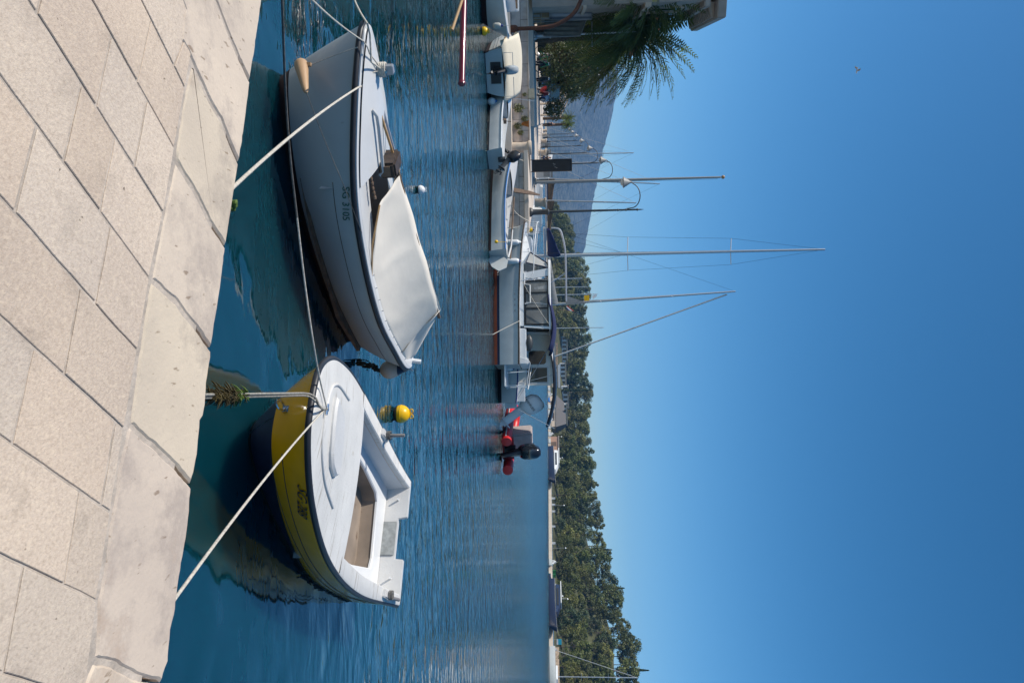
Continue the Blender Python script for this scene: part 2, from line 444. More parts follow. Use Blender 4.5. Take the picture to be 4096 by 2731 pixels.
CO = {1: [(567, 0), (741, 356)], 2: [(368, 0), (698, 593)], 3: [(115, 0), (655, 853)], 4: [(0, 299), (598, 1116)], 5: [(0, 784), (550, 1403)],
      6: [(0, 1262), (497, 1716)], 7: [(0, 1740), (445, 2050)], 8: [(0, 2215), (388, 2402)], 9: [(0, 2687), (337, 2788)]}
CO = {k: [Q(*a), Q(*b)] for k, (a, b) in CO.items()}
dirs = [(b - a).normalized() for a, b in CO.values()]
DC = sum(dirs, V((0, 0))).normalized()
EC = (Q(659, 2683) - Q(1050, 0)).normalized()
for k in (0, -1, -2, -3, -4, -5, -6, -7, -8, -9, -10):
    e = CO[k + 1][1] - EC * 0.275
    CO[k] = [e - DC, e]
for k in range(10, 26):
    e = CO[k - 1][1] + EC * 0.275
    CO[k] = [e - DC, e]
CRX = {2: [((603, 81), (550, 330))], 3: [((165, 0), (148, 53), 1), ((445, 143), (387, 426)), ((588, 402), (540, 665))],
       4: [((325, 335), (256, 646)), ((459, 552), (402, 848))], 5: [((146, 507), (62, 848)), ((440, 910), (383, 1217))],
       6: [((318, 1150), (258, 1496))], 7: [((131, 1400), (53, 1773)), ((461, 1690), (407, 2022))],
       8: [((318, 1960), (257, 2339))], 9: [((91, 2276), (19, 2683))], 1: [((722, 158), (697, 261))]}
slab = MB(); tones = []
def add_slab(poly):
    t = rnd.uniform(0.89, 1.05); wv = rnd.uniform(-0.02, 0.02)
    tn = (t + wv, t, t - wv)
    P = [tuple(p) for p in inset([tuple(p) for p in poly], rnd.uniform(0.003, 0.0052))]
    n0 = len(slab.v)
    Pj = []
    for i in range(len(P)):
        a, b = V(P[i]), V(P[(i + 1) % len(P)])
        n = max(1, int((b - a).length / 0.05))
        for k in range(n):
            q = a.lerp(b, k / n)
            j = noise.noise_vector(V((q.x * 14, q.y * 14, 3))) * 0.0022
            Pj.append((q.x + j.x, q.y + j.y))
    dz = rnd.uniform(-0.0015, 0.0015)
    slab.prism(Pj, QZ - 0.03, QZ + dz, 0.0018)
    tones.extend([tn] * (len(slab.v) - n0))
for k in range(-9, 26):
    a0, a1 = CO[k - 1]; b0, b1 = CO[k]
    da = (a1 - a0).normalized(); db = (b1 - b0).normalized()
    js = []
    for c in CRX.get(k, []):
        p, q = Q(*c[0]), Q(*c[1])
        pa = (p - a1).dot(da); pb = (q - b1).dot(db)
        if len(c) == 3:
            pb = (q - b1).dot(db); pa = pb + (js[0][0] - js[0][1] if js else 0)
        js.append((pa, pb))
    js.sort()
    if not js: js = [(-rnd.uniform(0.2, 0.6),) * 2]
    while js[0][0] > -7:
        s = rnd.uniform(0.36, 0.62); js.insert(0, (js[0][0] - s, js[0][1] - s))
    js.append((0.0, 0.0))
    for (p, q), (p2, q2) in zip(js[:-1], js[1:]):
        if p2 - p < 0.03: continue
        add_slab([a1 + da * p, b1 + db * q, b1 + db * q2, a1 + da * p2])
pv = slab.build('quay_paving', K['slab'], rec=True)
tone_attr(pv, tones); struct(pv)

EDGE = [(1092, -150), (1050, 0), (1028, 158), (1009, 287), (1002, 330), (990, 430), (971, 574), (957, 655), (942, 750), (933, 820), (923, 877), (905, 990), (885, 1154), (870, 1260),
        (847, 1398), (847, 1433), (830, 1534), (823, 1620), (815, 1668), (803, 1687), (794, 1816), (772, 1917), (770, 1945), (760, 2070), (749, 2150), (751, 2130), (734, 2224), (716, 2351),
        (702, 2458), (688, 2514), (678, 2645), (657, 2700), (648, 2740), (600, 2990)]
EDGE.sort(key=lambda p: p[1])
def edge_between(y0, y1): return [p for p in EDGE if y0 < p[1] < y1]
JN = [[(820, -90), (861, 0), (904, 110), (957, 239), (1002, 330)],
      [(722, 158), (770, 253), (832, 392), (885, 483), (904, 531), (957, 655)],
      [(703, 641), (770, 750), (837, 882), (885, 953), (905, 990)],
      [(607, 1121), (708, 1212), (784, 1312), (847, 1398)],
      [(519, 1697), (617, 1787), (698, 1864), (770, 1945)],
      [(374, 2645), (449, 2659), (524, 2692), (627, 2729), (648, 2740)]]
INN = [[(737, 33), (722, 150)], [(765, 258), (741, 356), (701, 598)], [(690, 700), (655, 858)], [(598, 1150), (579, 1255), (550, 1450)],
       [(505, 1725), (469, 1902), (445, 2050), (421, 2234), (388, 2402)]]
cop = MB(); ctones = []
def add_cope(pxs, gap=0.006):
    poly = [Q(*p) for p in pxs]
    P = inset([tuple(p) for p in poly], gap)
    out = []
    for i in range(len(P)):
        a, b = V(P[i]), V(P[(i + 1) % len(P)])
        n = max(1, int((b - a).length / 0.02))
        for k in range(n):
            q = a.lerp(b, k / n)
            j = noise.noise_vector(V((q.x * 9, q.y * 9, 1))) * 0.006 + noise.noise_vector(V((q.x * 45, q.y * 45, 5))) * 0.004
            out.append((q.x + j.x, q.y + j.y))
    t = rnd.uniform(0.96, 1.05); n0 = len(cop.v)
    cop.prism(out, QZ - 0.42, QZ + rnd.uniform(0, 0.003), 0.009)
    ctones.extend([(t, t * rnd.uniform(0.985, 1.0), t * rnd.uniform(0.95, 1.0))] * (len(cop.v) - n0))
add_cope([(640, -200)] + [(700, -60), (737, 33)] + JN[1] + edge_between(330, 655)[::-1] + JN[0][::-1])
for k in range(1, 5):
    a, b = JN[k], JN[k + 1]
    add_cope(INN[k] + b + edge_between(a[-1][1], b[-1][1])[::-1] + (a[:0:-1] if k == 1 else a[::-1]))
add_cope([(640, -200)] + JN[0] + edge_between(-200, 330)[::-1] + [(1100, -200)])
add_cope([(374, 2645), (337, 2735), (250, 2990), (600, 2990)] + JN[5][:0:-1])
pin_l = onz(640, -200, QZ); pout_l = onz(1100, -200, QZ)
cop.add([], [])
co_ = cop.build('quay_coping', K['coping'], rec=True)
tone_attr(co_, ctones); struct(co_)
E2 = [V((Q(*p).x, Q(*p).y)) for p in ((1050, 0), (659, 2683))]
en = V((EC.y, -EC.x)); en = en if en.y < 0 else -en      # towards the land
def along(s, back=0.0):
    p = E2[0] + EC * s + en * back
    return (p.x, p.y)
# body of the quay behind the coping, mortar bed and more coping to both sides
mq = MB(); mq.prism([along(-30, 0.12), along(30, 0.12), along(30, 25), along(-30, 25)], -2.5, QZ - 0.004)
struct(mq.build('quay', K['mortar']))
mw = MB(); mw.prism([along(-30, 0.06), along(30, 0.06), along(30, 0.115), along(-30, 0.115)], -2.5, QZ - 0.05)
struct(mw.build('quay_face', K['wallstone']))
cx = MB(); ct2 = []
for sgn in (-1, 1):
    s = -0.52 if sgn < 0 else 3.02
    for i in range(14):
        l = rnd.uniform(0.6, 1.1)
        a, b = (s, s + sgn * l)
        poly = [along(min(a, b) + 0.006), along(max(a, b) - 0.006), along(max(a, b) - 0.006, 0.41), along(min(a, b) + 0.006, 0.41)]
        n0 = len(cx.v); cx.prism(poly, QZ - 0.42, QZ, 0.009); t = rnd.uniform(0.95, 1.05)
        ct2.extend([(t, t, t)] * (len(cx.v) - n0)); s += sgn * l
oc = cx.build('quay_coping_far', K['coping']); tone_attr(oc, ct2); struct(oc)
# ---------------------------------------------------------------- hull builder
class Hull:
    """half-breadths at the sheer and at the waterline, swept along a raked stem; x from stern to bow, y to port"""
    def __init__(s, L, uu, b, sheer, uw, bw, ta, tw, tfun, keel=-0.3, gpow=1.7):
        s.L, s.uu, s.b, s.sh, s.uw, s.bw, s.ta, s.tw, s.tf, s.keel, s.gp = L, uu, b, sheer, uw, bw, ta, tw, tfun, keel, gpow
    def zs(s, u):
        t = s.tf(u)
        return s.sh(t) if callable(s.sh) else s.sh[0] + s.sh[1] * t + s.sh[2] * t * t
    def bb(s, u): return max(0.0, crv(s.uu, s.b, u))
    def p(s, u, z, side=1, off=0.0):
        t = s.tf(u); zs = s.zs(u); q = z / zs
        b = s.bb(u); w = max(0.0, crv(s.uw, s.bw, u))
        xw = s.L * (s.ta + (s.tw - s.ta) * t); x1 = s.L * t
        if q >= 0:
            g = 1 - (1 - min(1, q)) ** s.gp
            y = w + (b - w) * g; x = xw + (x1 - xw) * min(1.05, q) ** 0.9
        else:
            y = w * max(0.0, 1 - (z / s.keel) ** 2) ; x = xw + (0 if u < .5 else z * 0.3)
        return V((x, side * (y + off), z))
    def band(s, z0, z1, rows, n=48, off=0.0, sides=(1, -1), u0=0.0, u1=1.0):
        mb = MB()
        us = [u0 + (u1 - u0) * i / n for i in range(n + 1)]
        for sd in sides:
            rings = []
            for u in us:
                a = z0(s, u) if callable(z0) else z0
                b = z1(s, u) if callable(z1) else z1
                rings.append([s.p(u, lerp(a, b, k / rows), sd, off) for k in range(rows + 1)])
            mb.loft(rings, False, False)
        return mb
    def rail(s, dz, r, off=0.0, n=60, dup_=None, u0=0.0, flat=1.0):
        pts = [s.p(u0 + (1 - u0) * i / n, s.zs(u0 + (1 - u0) * i / n) + dz, 1, off) for i in range(n + 1)]
        pts += [V((p.x, -p.y, p.z)) for p in pts[-2::-1]] if s.bb(1) < 0.02 else []
        return pts
TQ = lambda u: 1 - (1 - u) ** 2
TC = lambda u: (1 - math.cos(math.pi * u)) / 2
ZS = lambda h, u: h.zs(u)

def text_mesh(txt, size, shear=0.0, name='registration'):
    cu = bpy.data.curves.new('txt', 'FONT'); cu.body = txt; cu.size = size; cu.shear = shear; cu.resolution_u = 3
    o = bpy.data.objects.new('txt', cu); COL.objects.link(o)
    bpy.context.view_layer.update()
    me = bpy.data.meshes.new_from_object(o.evaluated_get(bpy.context.evaluated_depsgraph_get()))
    bpy.data.objects.remove(o); bpy.data.curves.remove(cu)
    return me
def text_on(txt, size, fn, mat, parent, name='registration', shear=0.0, w=None, thick=0):
    me = text_mesh(txt, size, shear)
    bm = bmesh.new(); bm.from_mesh(me)
    bmesh.ops.triangulate(bm, faces=bm.faces)
    bmesh.ops.subdivide_edges(bm, edges=[e for e in bm.edges if e.calc_length() > size * 0.12], cuts=3)
    xs = [v.co.x for v in bm.verts]; sx = 1.0
    if w: sx = w / max(1e-6, max(xs) - min(xs))
    x0 = min(xs)
    for v in bm.verts: v.co = V(fn((v.co.x - x0) * sx, v.co.y))
    bm.to_mesh(me); bm.free()
    me.name = name; me.materials.clear(); me.materials.append(mat)
    o = bpy.data.objects.new(name, me); COL.objects.link(o); o.parent = parent
    return o

# ---------------------------------------------------------------- yellow boat
HY = Hull(4.21, [0, .2, .4, .6, .8, .92, 1.0], [.779, .915, .870, .653, .363, .181, 0], (.573, -.39, .544), [0, .25, .5, .75, .9, 1.0], [.74, .76, .50, .22, .09, 0.0], 0.0, .838, TQ)
YB = thing('open_boat', 'small yellow and navy open boat with peeling white deck, lettered SG 288', 'boat', (2.502, 8.576, 0), -2.098)
def zb(h, u):
    x = h.L * h.tf(u)
    return max(0.035, 0.29 * (x - 1.75) / 2.2)
HY.band(zb, ZS, 8, 56).build('hull', K['yellow_hull'], YB)
HY.band(0.02, lambda h, u: zb(h, u) + 0.001, 4, 56, 0.003).build('lower_hull', K['navy'], YB)
hb = HY.band(-0.28, 0.024, 4, 56, 0.006); hb.build('antifouling', K['blackweed'], YB)
# transom: raked board with a cut-out for an outboard motor
tr = MB()
def tr_out(z): return HY.p(0, z, 1).y
zt = HY.zs(0) + 0.05
prof = [(-tr_out(zz), zz) for zz in (0.57, 0.45, 0.3, 0.15, 0.0)] + [(-0.3, -0.2), (0.3, -0.2)] + [(tr_out(zz), zz) for zz in (0.0, 0.15, 0.3, 0.45, 0.57)]
prof += [(0.74, zt), (0.25, zt), (0.24, zt - 0.11), (-0.26, zt - 0.11), (-0.28, zt), (-0.74, zt)]
tr.loft([[(x, y, z) for y, z in prof] for x in (-0.012, 0.055)], True, True)
tr.build('transom', K['white_old'], YB, bev=0.006)
pad = MB(); pad.bb(0.057, 0.075, -0.22, 0.2, 0.29, zt - 0.125); pad.build('motor_pad', K['ply'], YB, bev=0.004)
# rubber rail round the gunwale
r1 = MB(); r1.tube([p for p in HY.rail(0.016, 0, 0.006, 70)], 0.025, 10); r1.build('rub_rail', K['rubber'], YB)
# deck: broad cambered foredeck, narrow side decks
XC = 2.36
def yin(x): return min(0.74, 0.66 + 0.05 * x)
dk = MB()
def deckz(u, y): 
    b = max(0.02, HY.bb(u)); return HY.zs(u) + 0.036 + 0.045 * (1 - (y / b) ** 2) * min(1, b / .6)
us = [i / 60 for i in range(61)]
uc = 1 - math.sqrt(1 - XC / HY.L)
fu = [uc + (1 - uc) * i / 30 for i in range(31)]
ring = []
for u in fu:
    b = HY.bb(u) + 0.004
    ring.append([V((HY.L * TQ(u), b * c, deckz(u, b * c))) for c in [k / 10 - 1 for k in range(21)]])
dk.loft(ring, False, False)
dk.loft([ring[0], [V((XC - 0.012, p.y, p.z - 0.05)) for p in ring[0]]], False, False)
dk.build('foredeck', K['deck_old'], YB)
sdk = MB()
for sd in (1, -1):
    rr = []
    for i in range(25):
        u = (uc + .012) * i / 24; x = HY.L * TQ(u); b = HY.bb(u) + 0.004; zz = HY.zs(u) + 0.036
        yi = min(yin(x), b - 0.06)
        rr.append([V((x, sd * b, zz)), V((x, sd * (b - 0.015), zz + 0.012)), V((x, sd * (yi + 0.012), zz + 0.016)), V((x, sd * yi, zz + 0.004)), V((x, sd * yi, zz - 0.05))])
    sdk.loft(rr, False, False)
sdk.build('side_deck', K['deck_old'], YB)
def hwid(x, z):
    lo, hi = 0.0, 1.0
    for _ in range(24):
        mi = (lo + hi) / 2
        if HY.p(mi, z).x < x: lo = mi
        else: hi = mi
    return HY.p(lo, z).y
ln = MB(); bz, fz = 0.33, 0.12
for sd in (1, -1):
    rr = []
    for i in range(25):
        u = uc * i / 24; x = max(0.05, HY.L * TQ(u)); b = HY.bb(u); yi = min(yin(x), b - 0.06)
        rr.append([V((x, sd * (yi + 0.004), HY.zs(u) - 0.02)), V((x, sd * min(yi - 0.02, hwid(x, bz) - .03), bz)), V((x, sd * min(yi - 0.05, hwid(x, fz - .02) - .04), fz - 0.02))])
    ln.loft(rr, False, False)
ln.loft([[V((XC + 0.01, y, z)) for z in (HY.zs(uc) + 0.03, fz - .02)] for y in (-0.75, 0.75)], False, False)
ln.build('cockpit_liner', K['white_gel'], YB)
bn = MB()
out = [(0.056, -0.72), (2.2, -0.74), (2.2, -0.62), (1.7, -0.56), (1.15, -0.52), (0.58, -0.44), (0.47, -0.36), (0.40, 0.30), (0.46, 0.44), (1.2, 0.56), (2.0, 0.62), (2.0, 0.74), (0.056, 0.72)]
bn.prism([(x, math.copysign(min(abs(y), hwid(x, .29) - .02), y)) for x, y in out], bz - 0.035, bz, 0.012); bn.build('bench', K['white'], YB)
out = [(x, math.copysign(min(abs(y), hwid(x, .12) - .03), y)) for x, y in out]
br_ = MB(); br_.prism(inset(out, 0.012), fz, bz - 0.034); br_.build('bench_front', K['floor'], YB)
fl = MB(); fl.prism([(x, -hwid(x, .08) + .04) for x in (.07, .6, 1.2, 1.8, XC)] + [(x, hwid(x, .08) - .04) for x in (XC, 1.8, 1.2, .6, .07)], fz - 0.03, fz + 0.004); fl.bb(0.06, 0.075, -.62, .62, fz, bz - .04)
for sd in (1, -1): fl.loft([[V((x, sd * (hwid(x, z) - .045), z)) for z in (fz, .2, bz - .04)] for x in (.08, .6, 1.2, 1.8, XC)], False, False)
fl.build('floor', K['floor'], YB)
ht = MB(); hp = [(3.70, -0.24), (3.72, -0.14), (3.68, 0.02), (3.60, 0.20), (3.50, 0.28), (3.33, 0.31), (3.24, 0.27), (3.20, 0.16), (3.24, -0.05), (3.36, -0.24)]
ht.prism(hp, HY.zs(0.7) , lambda p: HY.zs(1 - math.sqrt(max(0, 1 - p[0] / HY.L))) + 0.115, 0.02); ht.build('hatch', K['white_old'], YB)
ru = MB()
rim = [(x * 1.0, y) for x, y in [(3.72, -.34), (3.86, -.22), (3.93, 0), (3.86, .22), (3.72, .34)]]
ru.tube(spline([V((x, y, deckz(1 - math.sqrt(1 - x / HY.L), y) + 0.004)) for x, y in [(3.1, -.50), (3.5, -.43)] + rim + [(3.5, .43), (3.1, .50)]], 6), 0.012, 8); ru.build('deck_moulding', K['white_old'], YB)
cl = MB(); cl.tube([(3.98, 0.0, HY.zs(.77)), (3.98, 0, HY.zs(.77) + 0.1)], 0.014, 8); cl.tube([(3.98, -0.045, HY.zs(.77) + 0.09), (3.98, 0.045, HY.zs(.77) + 0.09)], 0.011, 8); cl.build('cleat', K['steel'], YB)
ey = MB()
pe = HY.p(1.0, 0.47, 1); ey.tube([pe + V((0.03 + 0.055 * (1 - math.cos(a)), 0.035 * math.sin(a), -0.02 + 0.01 * math.cos(a))) for a in [2 * math.pi * k / 16 for k in range(17)]], 0.009, 6)
ey.box(pe + V((0.0, 0, 0)), (0.03, 0.05, 0.06)); ey.build('towing_eye', K['steel'], YB)
for sd in (1, -1):
    x = 1.42 if sd < 0 else 0.62
    u = 1 - math.sqrt(1 - x / HY.L); b = HY.bb(u)
    bl = MB(); bl.box((x, sd * (b - 0.07), HY.zs(u) + 0.055), (0.24, 0.09, 0.07)); ob = bl.build('oarlock_block', K['white_old'], YB, bev=0.012)
    pn = MB()
    if sd < 0: pn.tube([(x, sd * (b - .07), HY.zs(u)), (x, sd * (b - .07), HY.zs(u) + 0.30)], 0.02, 10)
    else: pn.tube([(x - 0.1, sd * (b - .06), HY.zs(u) + 0.1), (x - 0.42, sd * (b - .09), HY.zs(u) + 0.12)], 0.02, 10)
    pn.build('thole_pin', K['rubber_grey'], ob)
    ro = MB()
    for k in range(4): 
        ro.tube([V((x + 0.1 * math.cos(a) * .5, sd * (b - .07) + 0.05 * math.sin(a), HY.zs(u) + 0.1 + .012 * k)) for a in [2 * math.pi * j / 12 for j in range(13)]], 0.005, 5)
    ro.build('lashing', K['rope_dark'], ob)
for yy, xx in ((0.48, 0.057), (-0.5, 0.057)):
    pg = MB(); pg.tube([(xx, yy, 0.49), (xx + 0.06, yy, 0.49)], 0.012, 8); pg.build('drain_pin', K['white'], YB)
def strake(z, name):
    g = MB(); g.tube([HY.p(0.02 + 0.8 * i / 40, HY.zs(0.02 + .8 * i / 40) * z, 1, 0.002) for i in range(41)], 0.004, 5); g.build(name, K['wood_dark'], YB)
strake(0.42, 'hull_groove'); strake(0.62, 'hull_groove')
def on_hull(h, x0, z0, sx=-1):
    def fn(a, b):
        x = x0 + sx * a
        z = (z0(a) if callable(z0) else z0) + b
        # find station with this x at height z
        lo, hi = 0.0, 1.0
        for _ in range(24):
            mi = (lo + hi) / 2
            if h.p(mi, z).x < x: lo = mi
            else: hi = mi
        return h.p(lo, z, 1, 0.010)
    return fn
text_on('SG·288', 0.125, on_hull(HY, 3.75, lambda a: .562 - .26 * a), K['ink'], YB, shear=0.35, w=0.35)
wd = MB()
for i in range(60):
    u = rnd.uniform(0.02, 0.3); z = rnd.uniform(0.015, 0.05); p = HY.p(u, z, 1, 0.004)
    wd.box(p, (rnd.uniform(.02, .06), 0.006, rnd.uniform(.01, .035)))
for i in range(80):
    u = rnd.uniform(0.4, 1.0); p = HY.p(u, -0.02, 1, 0.006)
    wd.ball(p, rnd.uniform(0.01, 0.028), 6, (1.5, .6, 1))
struct(wd.build('waterline_weed', K['slime'], YB), 'stuff')

# ---------------------------------------------------------------- white boat
HW = Hull(4.08, [0, .125, .25, .375, .5, .625, .75, .875, 1], [0.0, .235, .42, .665, .77, .775, .51, .228, 0.0], (.672, -.351, .531), [0, 1/7, 2/7, 3/7, 4/7, 5/7, 6/7, 1], [0, .08, .22, .37, .43, .36, .18, 0.0], .10, .895, TC, gpow=1.9)
WB = thing('day_boat', 'white double-ended boat with tent canvas cover, lettered SG 3105, moored along the near quay', 'boat', (0.266, 8.649, 0), -2.439)
def zw(h, u): return 0.03 + 0.08 * TC(u) ** 2
HW.band(zw, ZS, 9, 60).build('hull', K['white_hull'], WB)
HW.band(-0.28, lambda h, u: zw(h, u) + 0.001, 6, 60, 0.004).build('antifouling', K['antifoul'], WB)
rr = MB(); rr.tube(HW.rail(0.012, 0, 0.006, 80), 0.026, 10); rr.build('rub_rail', K['rubber'], WB)
gw = MB()
for sd in (1, -1):
    rings = []
    for i in range(61):
        u = i / 60; b = HW.bb(u) + 0.006; zz = HW.zs(u); x = HW.L * TC(u); wdt = min(0.085, b)
        rings.append([V((x, sd * b, zz + 0.02)), V((x, sd * b, zz + 0.05)), V((x, sd * max(0, b - 0.015), zz + 0.058)), V((x, sd * max(0, b - wdt), zz + 0.06))])
    gw.loft(rings, False, False)
gw.build('gunwale', K['white_gel'], WB)
XW = 2.86
uwc = math.acos(1 - 2 * XW / HW.L) / math.pi
def wdz(u, y):
    b = max(0.02, HW.bb(u)); return HW.zs(u) + 0.06 + 0.12 * max(0, 1 - (y / b) ** 2) * min(1, b / .6)
dk = MB(); rg = []
for i in range(31):
    u = uwc + (1 - uwc) * i / 30; b = max(0, HW.bb(u) - 0.04)
    rg.append([V((HW.L * TC(u), b * c, wdz(u, b * c))) for c in [k / 9 - 1 for k in range(19)]])
dk.loft(rg, False, False); dk.loft([rg[0], [V((p.x, p.y, p.z - 0.4)) for p in rg[0]]], False, False)
dk.build('foredeck', K['white_gel'], WB)
sd_ = MB()
for sd in (1, -1):
    rg = []
    for i in range(41):
        u = 0.08 + (uwc - 0.08) * i / 40; b = HW.bb(u) - 0.04; x = HW.L * TC(u); wi = max(0.0, b - lerp(0.16, 0.34, i / 40))
        rg.append([V((x, sd * b, HW.zs(u) + 0.06)), V((x, sd * wi, HW.zs(u) + 0.075)), V((x, sd * wi, HW.zs(u) - 0.25))])
    sd_.loft(rg, False, False)
sd_.build('side_deck', K['white_gel'], WB)
wf = MB(); wf.prism([(0.4, -0.2), (1.2, -.55), (2.4, -.6), (XW, -.5), (XW, .5), (2.4, .6), (1.2, .55), (0.4, .2)], 0.12, 0.16); wf.build('floor', K['wood'], WB)
bt = MB(); ub = math.acos(1 - 2 * 3.68 / HW.L) / math.pi; zb0 = wdz(ub, 0)
bt.bb(3.64, 3.72, -0.04, 0.04, zb0 - 0.05, zb0 + 0.15); o = bt.build('mooring_bitt', K['alu'], WB, bev=0.006)
bp_ = MB(); bp_.tube([(3.68, -0.075, zb0 + 0.09), (3.68, 0.075, zb0 + 0.09)], 0.012, 8); bp_.build('bitt_pin', K['chrome'], o)
hr = MB(); hpts = [V((x, 0.30 - 0.02 * (3.4 - x), 0)) for x in (3.42, 3.36, 3.25, 3.0, 2.8, 2.76)]
for sdv in (1,):
    P = [V((p.x, p.y, wdz(math.acos(1 - 2 * p.x / HW.L) / math.pi, p.y) + (0.0 if i in (0, 5) else 0.035))) for i, p in enumerate(hpts)]
    hr.tube(P, 0.018, 8)
hr.build('deck_rail', K['ltgrey'], WB)
bk = MB(); bk.box((2.80, 0.12, 0.92), (0.16, 0.34, 0.17)); ob = bk.build('engine_box', K['wood_dark'], WB, bev=0.02)
bk2 = MB(); bk2.box((2.80, 0.296, 0.905), (0.11, 0.014, 0.10)); bk2.build('box_panel', K['wood'], ob)
sl_ = MB()
for i in range(14): sl_.ball((2.62 + 0.05 * i, 0.47 + 0.004 * (i % 3), wdz(.6, .5) - 0.0), 0.022, 6, (1.3, 1, .6))
sl_.build('deck_seam', K['wood'], WB)
# tent: ridge pole and canvas with a sagging near and far slope
def ridge(x): return lerp(1.19, 0.98, (x - 0.85) / (2.62 - 0.85))
tn = MB(); rings = []
def low(x, sd):
    u = math.acos(max(-1, 1 - 2 * x / HW.L)) / math.pi
    return V((x, sd * max(0.02, HW.bb(u) - 0.05), HW.zs(u) + 0.045))
for sd in (1, -1):
    rings = []
    NN = 34
    for i in range(NN + 1):
        t = i / NN; xr = lerp(0.86, 2.62, t); xl = lerp(0.42, 2.52, t)
        a = V((xr, 0, ridge(xr))); c = low(xl, sd)
        if xl > 1.9: f_ = (xl - 1.9) / .62; c = V((xl, sd * lerp(abs(low(1.9, 1).y), .44, f_), lerp(low(1.9, 1).z, .825, f_)))
        row = []
        for k in range(13):
            s = k / 12; p = a.lerp(c, s)
            p.z -= 0.05 * math.sin(math.pi * s) * (0.5 + 0.5 * math.sin(math.pi * t)) + 0.006 * math.sin(9 * t * 3.1 + s * 4) * math.sin(math.pi * s)
            p.z += 0.012 * noise.noise(V((p.x * 3, p.y * 3, 4))) + .020 * math.sin(math.pi * s) * max(0, math.sin(16 * (t - .25 * s) + 2 * noise.noise(V((t * 5, s * 2, 1))))) ** 3
            row.append(p)
        rings.append(row)
    tn.loft(rings, False, False)
    # stern flap
    rows = []
    for i in range(13):
        t = i / 12; top = V((0.86, 0, ridge(0.86))); e = V((0.14, 0.0, 0.78))
        c = low(0.42, sd); a = top.lerp(e, t); row = []
        cc = c.lerp(low(0.10, sd), t)
        for k in range(9):
            s = k / 8; p = a.lerp(cc, s); p.z -= 0.03 * math.sin(math.pi * s) ; p.y += sd * 0.02 * math.sin(3 * math.pi * s) * (1 - t); row.append(p)
        rows.append(row)
    tn.loft(rows, False, False)
    fr = []
tno = tn.build('tent_canvas', K['canvas'], WB, ang=60)
md = tno.modifiers.new('thick', 'SOLIDIFY'); md.thickness = 0.004
rp = MB(); rp.tube([(0.74, 0, ridge(0.86) - 0.03), (2.7, 0, ridge(2.62) - 0.03)], 0.02, 8); rp.build('ridge_pole', K['wood'], WB)
for yy in (0.10, -0.10):
    q = MB(); q.tube([(3.28, yy * 0.6, wdz(.7, 0) - 0.01), (2.66, yy * 0.2, ridge(2.62) - 0.01)], 0.013, 6); q.build('tent_strut', K['wood_tan'] if yy > 0 else K['alu'], WB)
er = MB(); er.tube([low(lerp(0.42, 1.85, i / 20), 1) + V((0, 0.005, 0.006)) for i in range(21)] + [low(2.2, 1).lerp(V((2.2, .62, .77)), .6), V((2.52, .44, .825))], 0.009, 6); er.build('hem_rope', K['wood_tan'], WB)
for i in range(10):
    p = low(lerp(0.3, 1.85, i / 9), 1)
    tk = MB(); tk.box(p + V((0, 0.015, -0.005)), (0.05, 0.03, 0.02)); tk.tube([p + V((0, -.02, .03)), p + V((0.02, .04, -.03))], 0.004, 5); tk.build('tent_hook', K['steel'], WB)
th = MB(); th.tube([(0.06, 0, 0.70), (0.03, 0, 0.84)], 0.03, 8); th.build('rudder_head', K['white'], WB)
sk = MB(); sk.tube([HW.p(0.03 + 0.62 * i / 30, HW.zs(.03 + .62 * i / 30) * 0.72, 1, 0.001) for i in range(31)], 0.0035, 5); sk.build('hull_seam', K['wood'], WB)
text_on('SG 3105', 0.10, on_hull(HW, 2.89, lambda a: .60 - .18 * a), K['green_paint'], WB, w=0.33)

# ---------------------------------------------------------------- ropes, fenders, buoys
def wl(root_loc, rz, p):
    M_ = Matrix.Translation(V(root_loc)) @ Matrix.Rotation(rz, 4, 'Z'); return M_ @ V(p)
yw = lambda p: wl((2.502, 8.576, 0), -2.098, p)
ww = lambda p: wl((0.266, 8.649, 0), -2.439, p)
def rope(name, label, pts, r, mat, n=8):
    mb = MB(); mb.tube(pts, r, n); o = mb.build(name, mat); tag(o, label, 'rope'); return o
cleat = yw((3.98, 0, HY.zs(.77) + 0.07)); bitt = ww((3.68, 0, zb0 + 0.04))
def knot(c, r, k=3, mat='rope', name='knot', h=.012, parent=None):
    mb = MB()
    for i in range(k):
        mb.tube([V(c) + V((r * math.cos(a), r * math.sin(a), h * i)) for a in [2 * math.pi * j / 14 for j in range(15)]], h * .55, 6)
    return mb.build(name, K[mat], parent)
q1 = onz(690, 2462, QZ) ; q1 = V((q1.x, q1.y - .03, QZ - 0.06))
o = rope('mooring_rope', 'taut pale rope from the quay edge at the lower frame to the yellow boat cleat', sag(onz(700, 2446, QZ - 0.0) + V((.02, -.06, -.03)), cleat, 0.03), 0.0065, K['rope']); 
q2 = onz(935, 814, QZ)
rail_w = ww((3.36, 0.36, 0.80))
pr = onz(1430, 352, 0.83)
o = rope('mooring_rope', 'pale flecked rope from the mossy quay edge to the white boat bow bitt', sag(q2 + V((0.02, -0.05, -0.06)), V(pr), 0.05, 24)[:-1] + spline([V(pr), onz(1460, 335, 0.86), onz(1468, 300, 0.88), bitt], 6), 0.0085, K['rope'])
ms = MB()
for i in range(14): ms.ball(q2 + V((rnd.uniform(-.02, .02), rnd.uniform(-.0, .03), rnd.uniform(-.03, 0.005))), rnd.uniform(.006, .014), 6)
ms.build('moss_tuft', K['weed_green'], o)
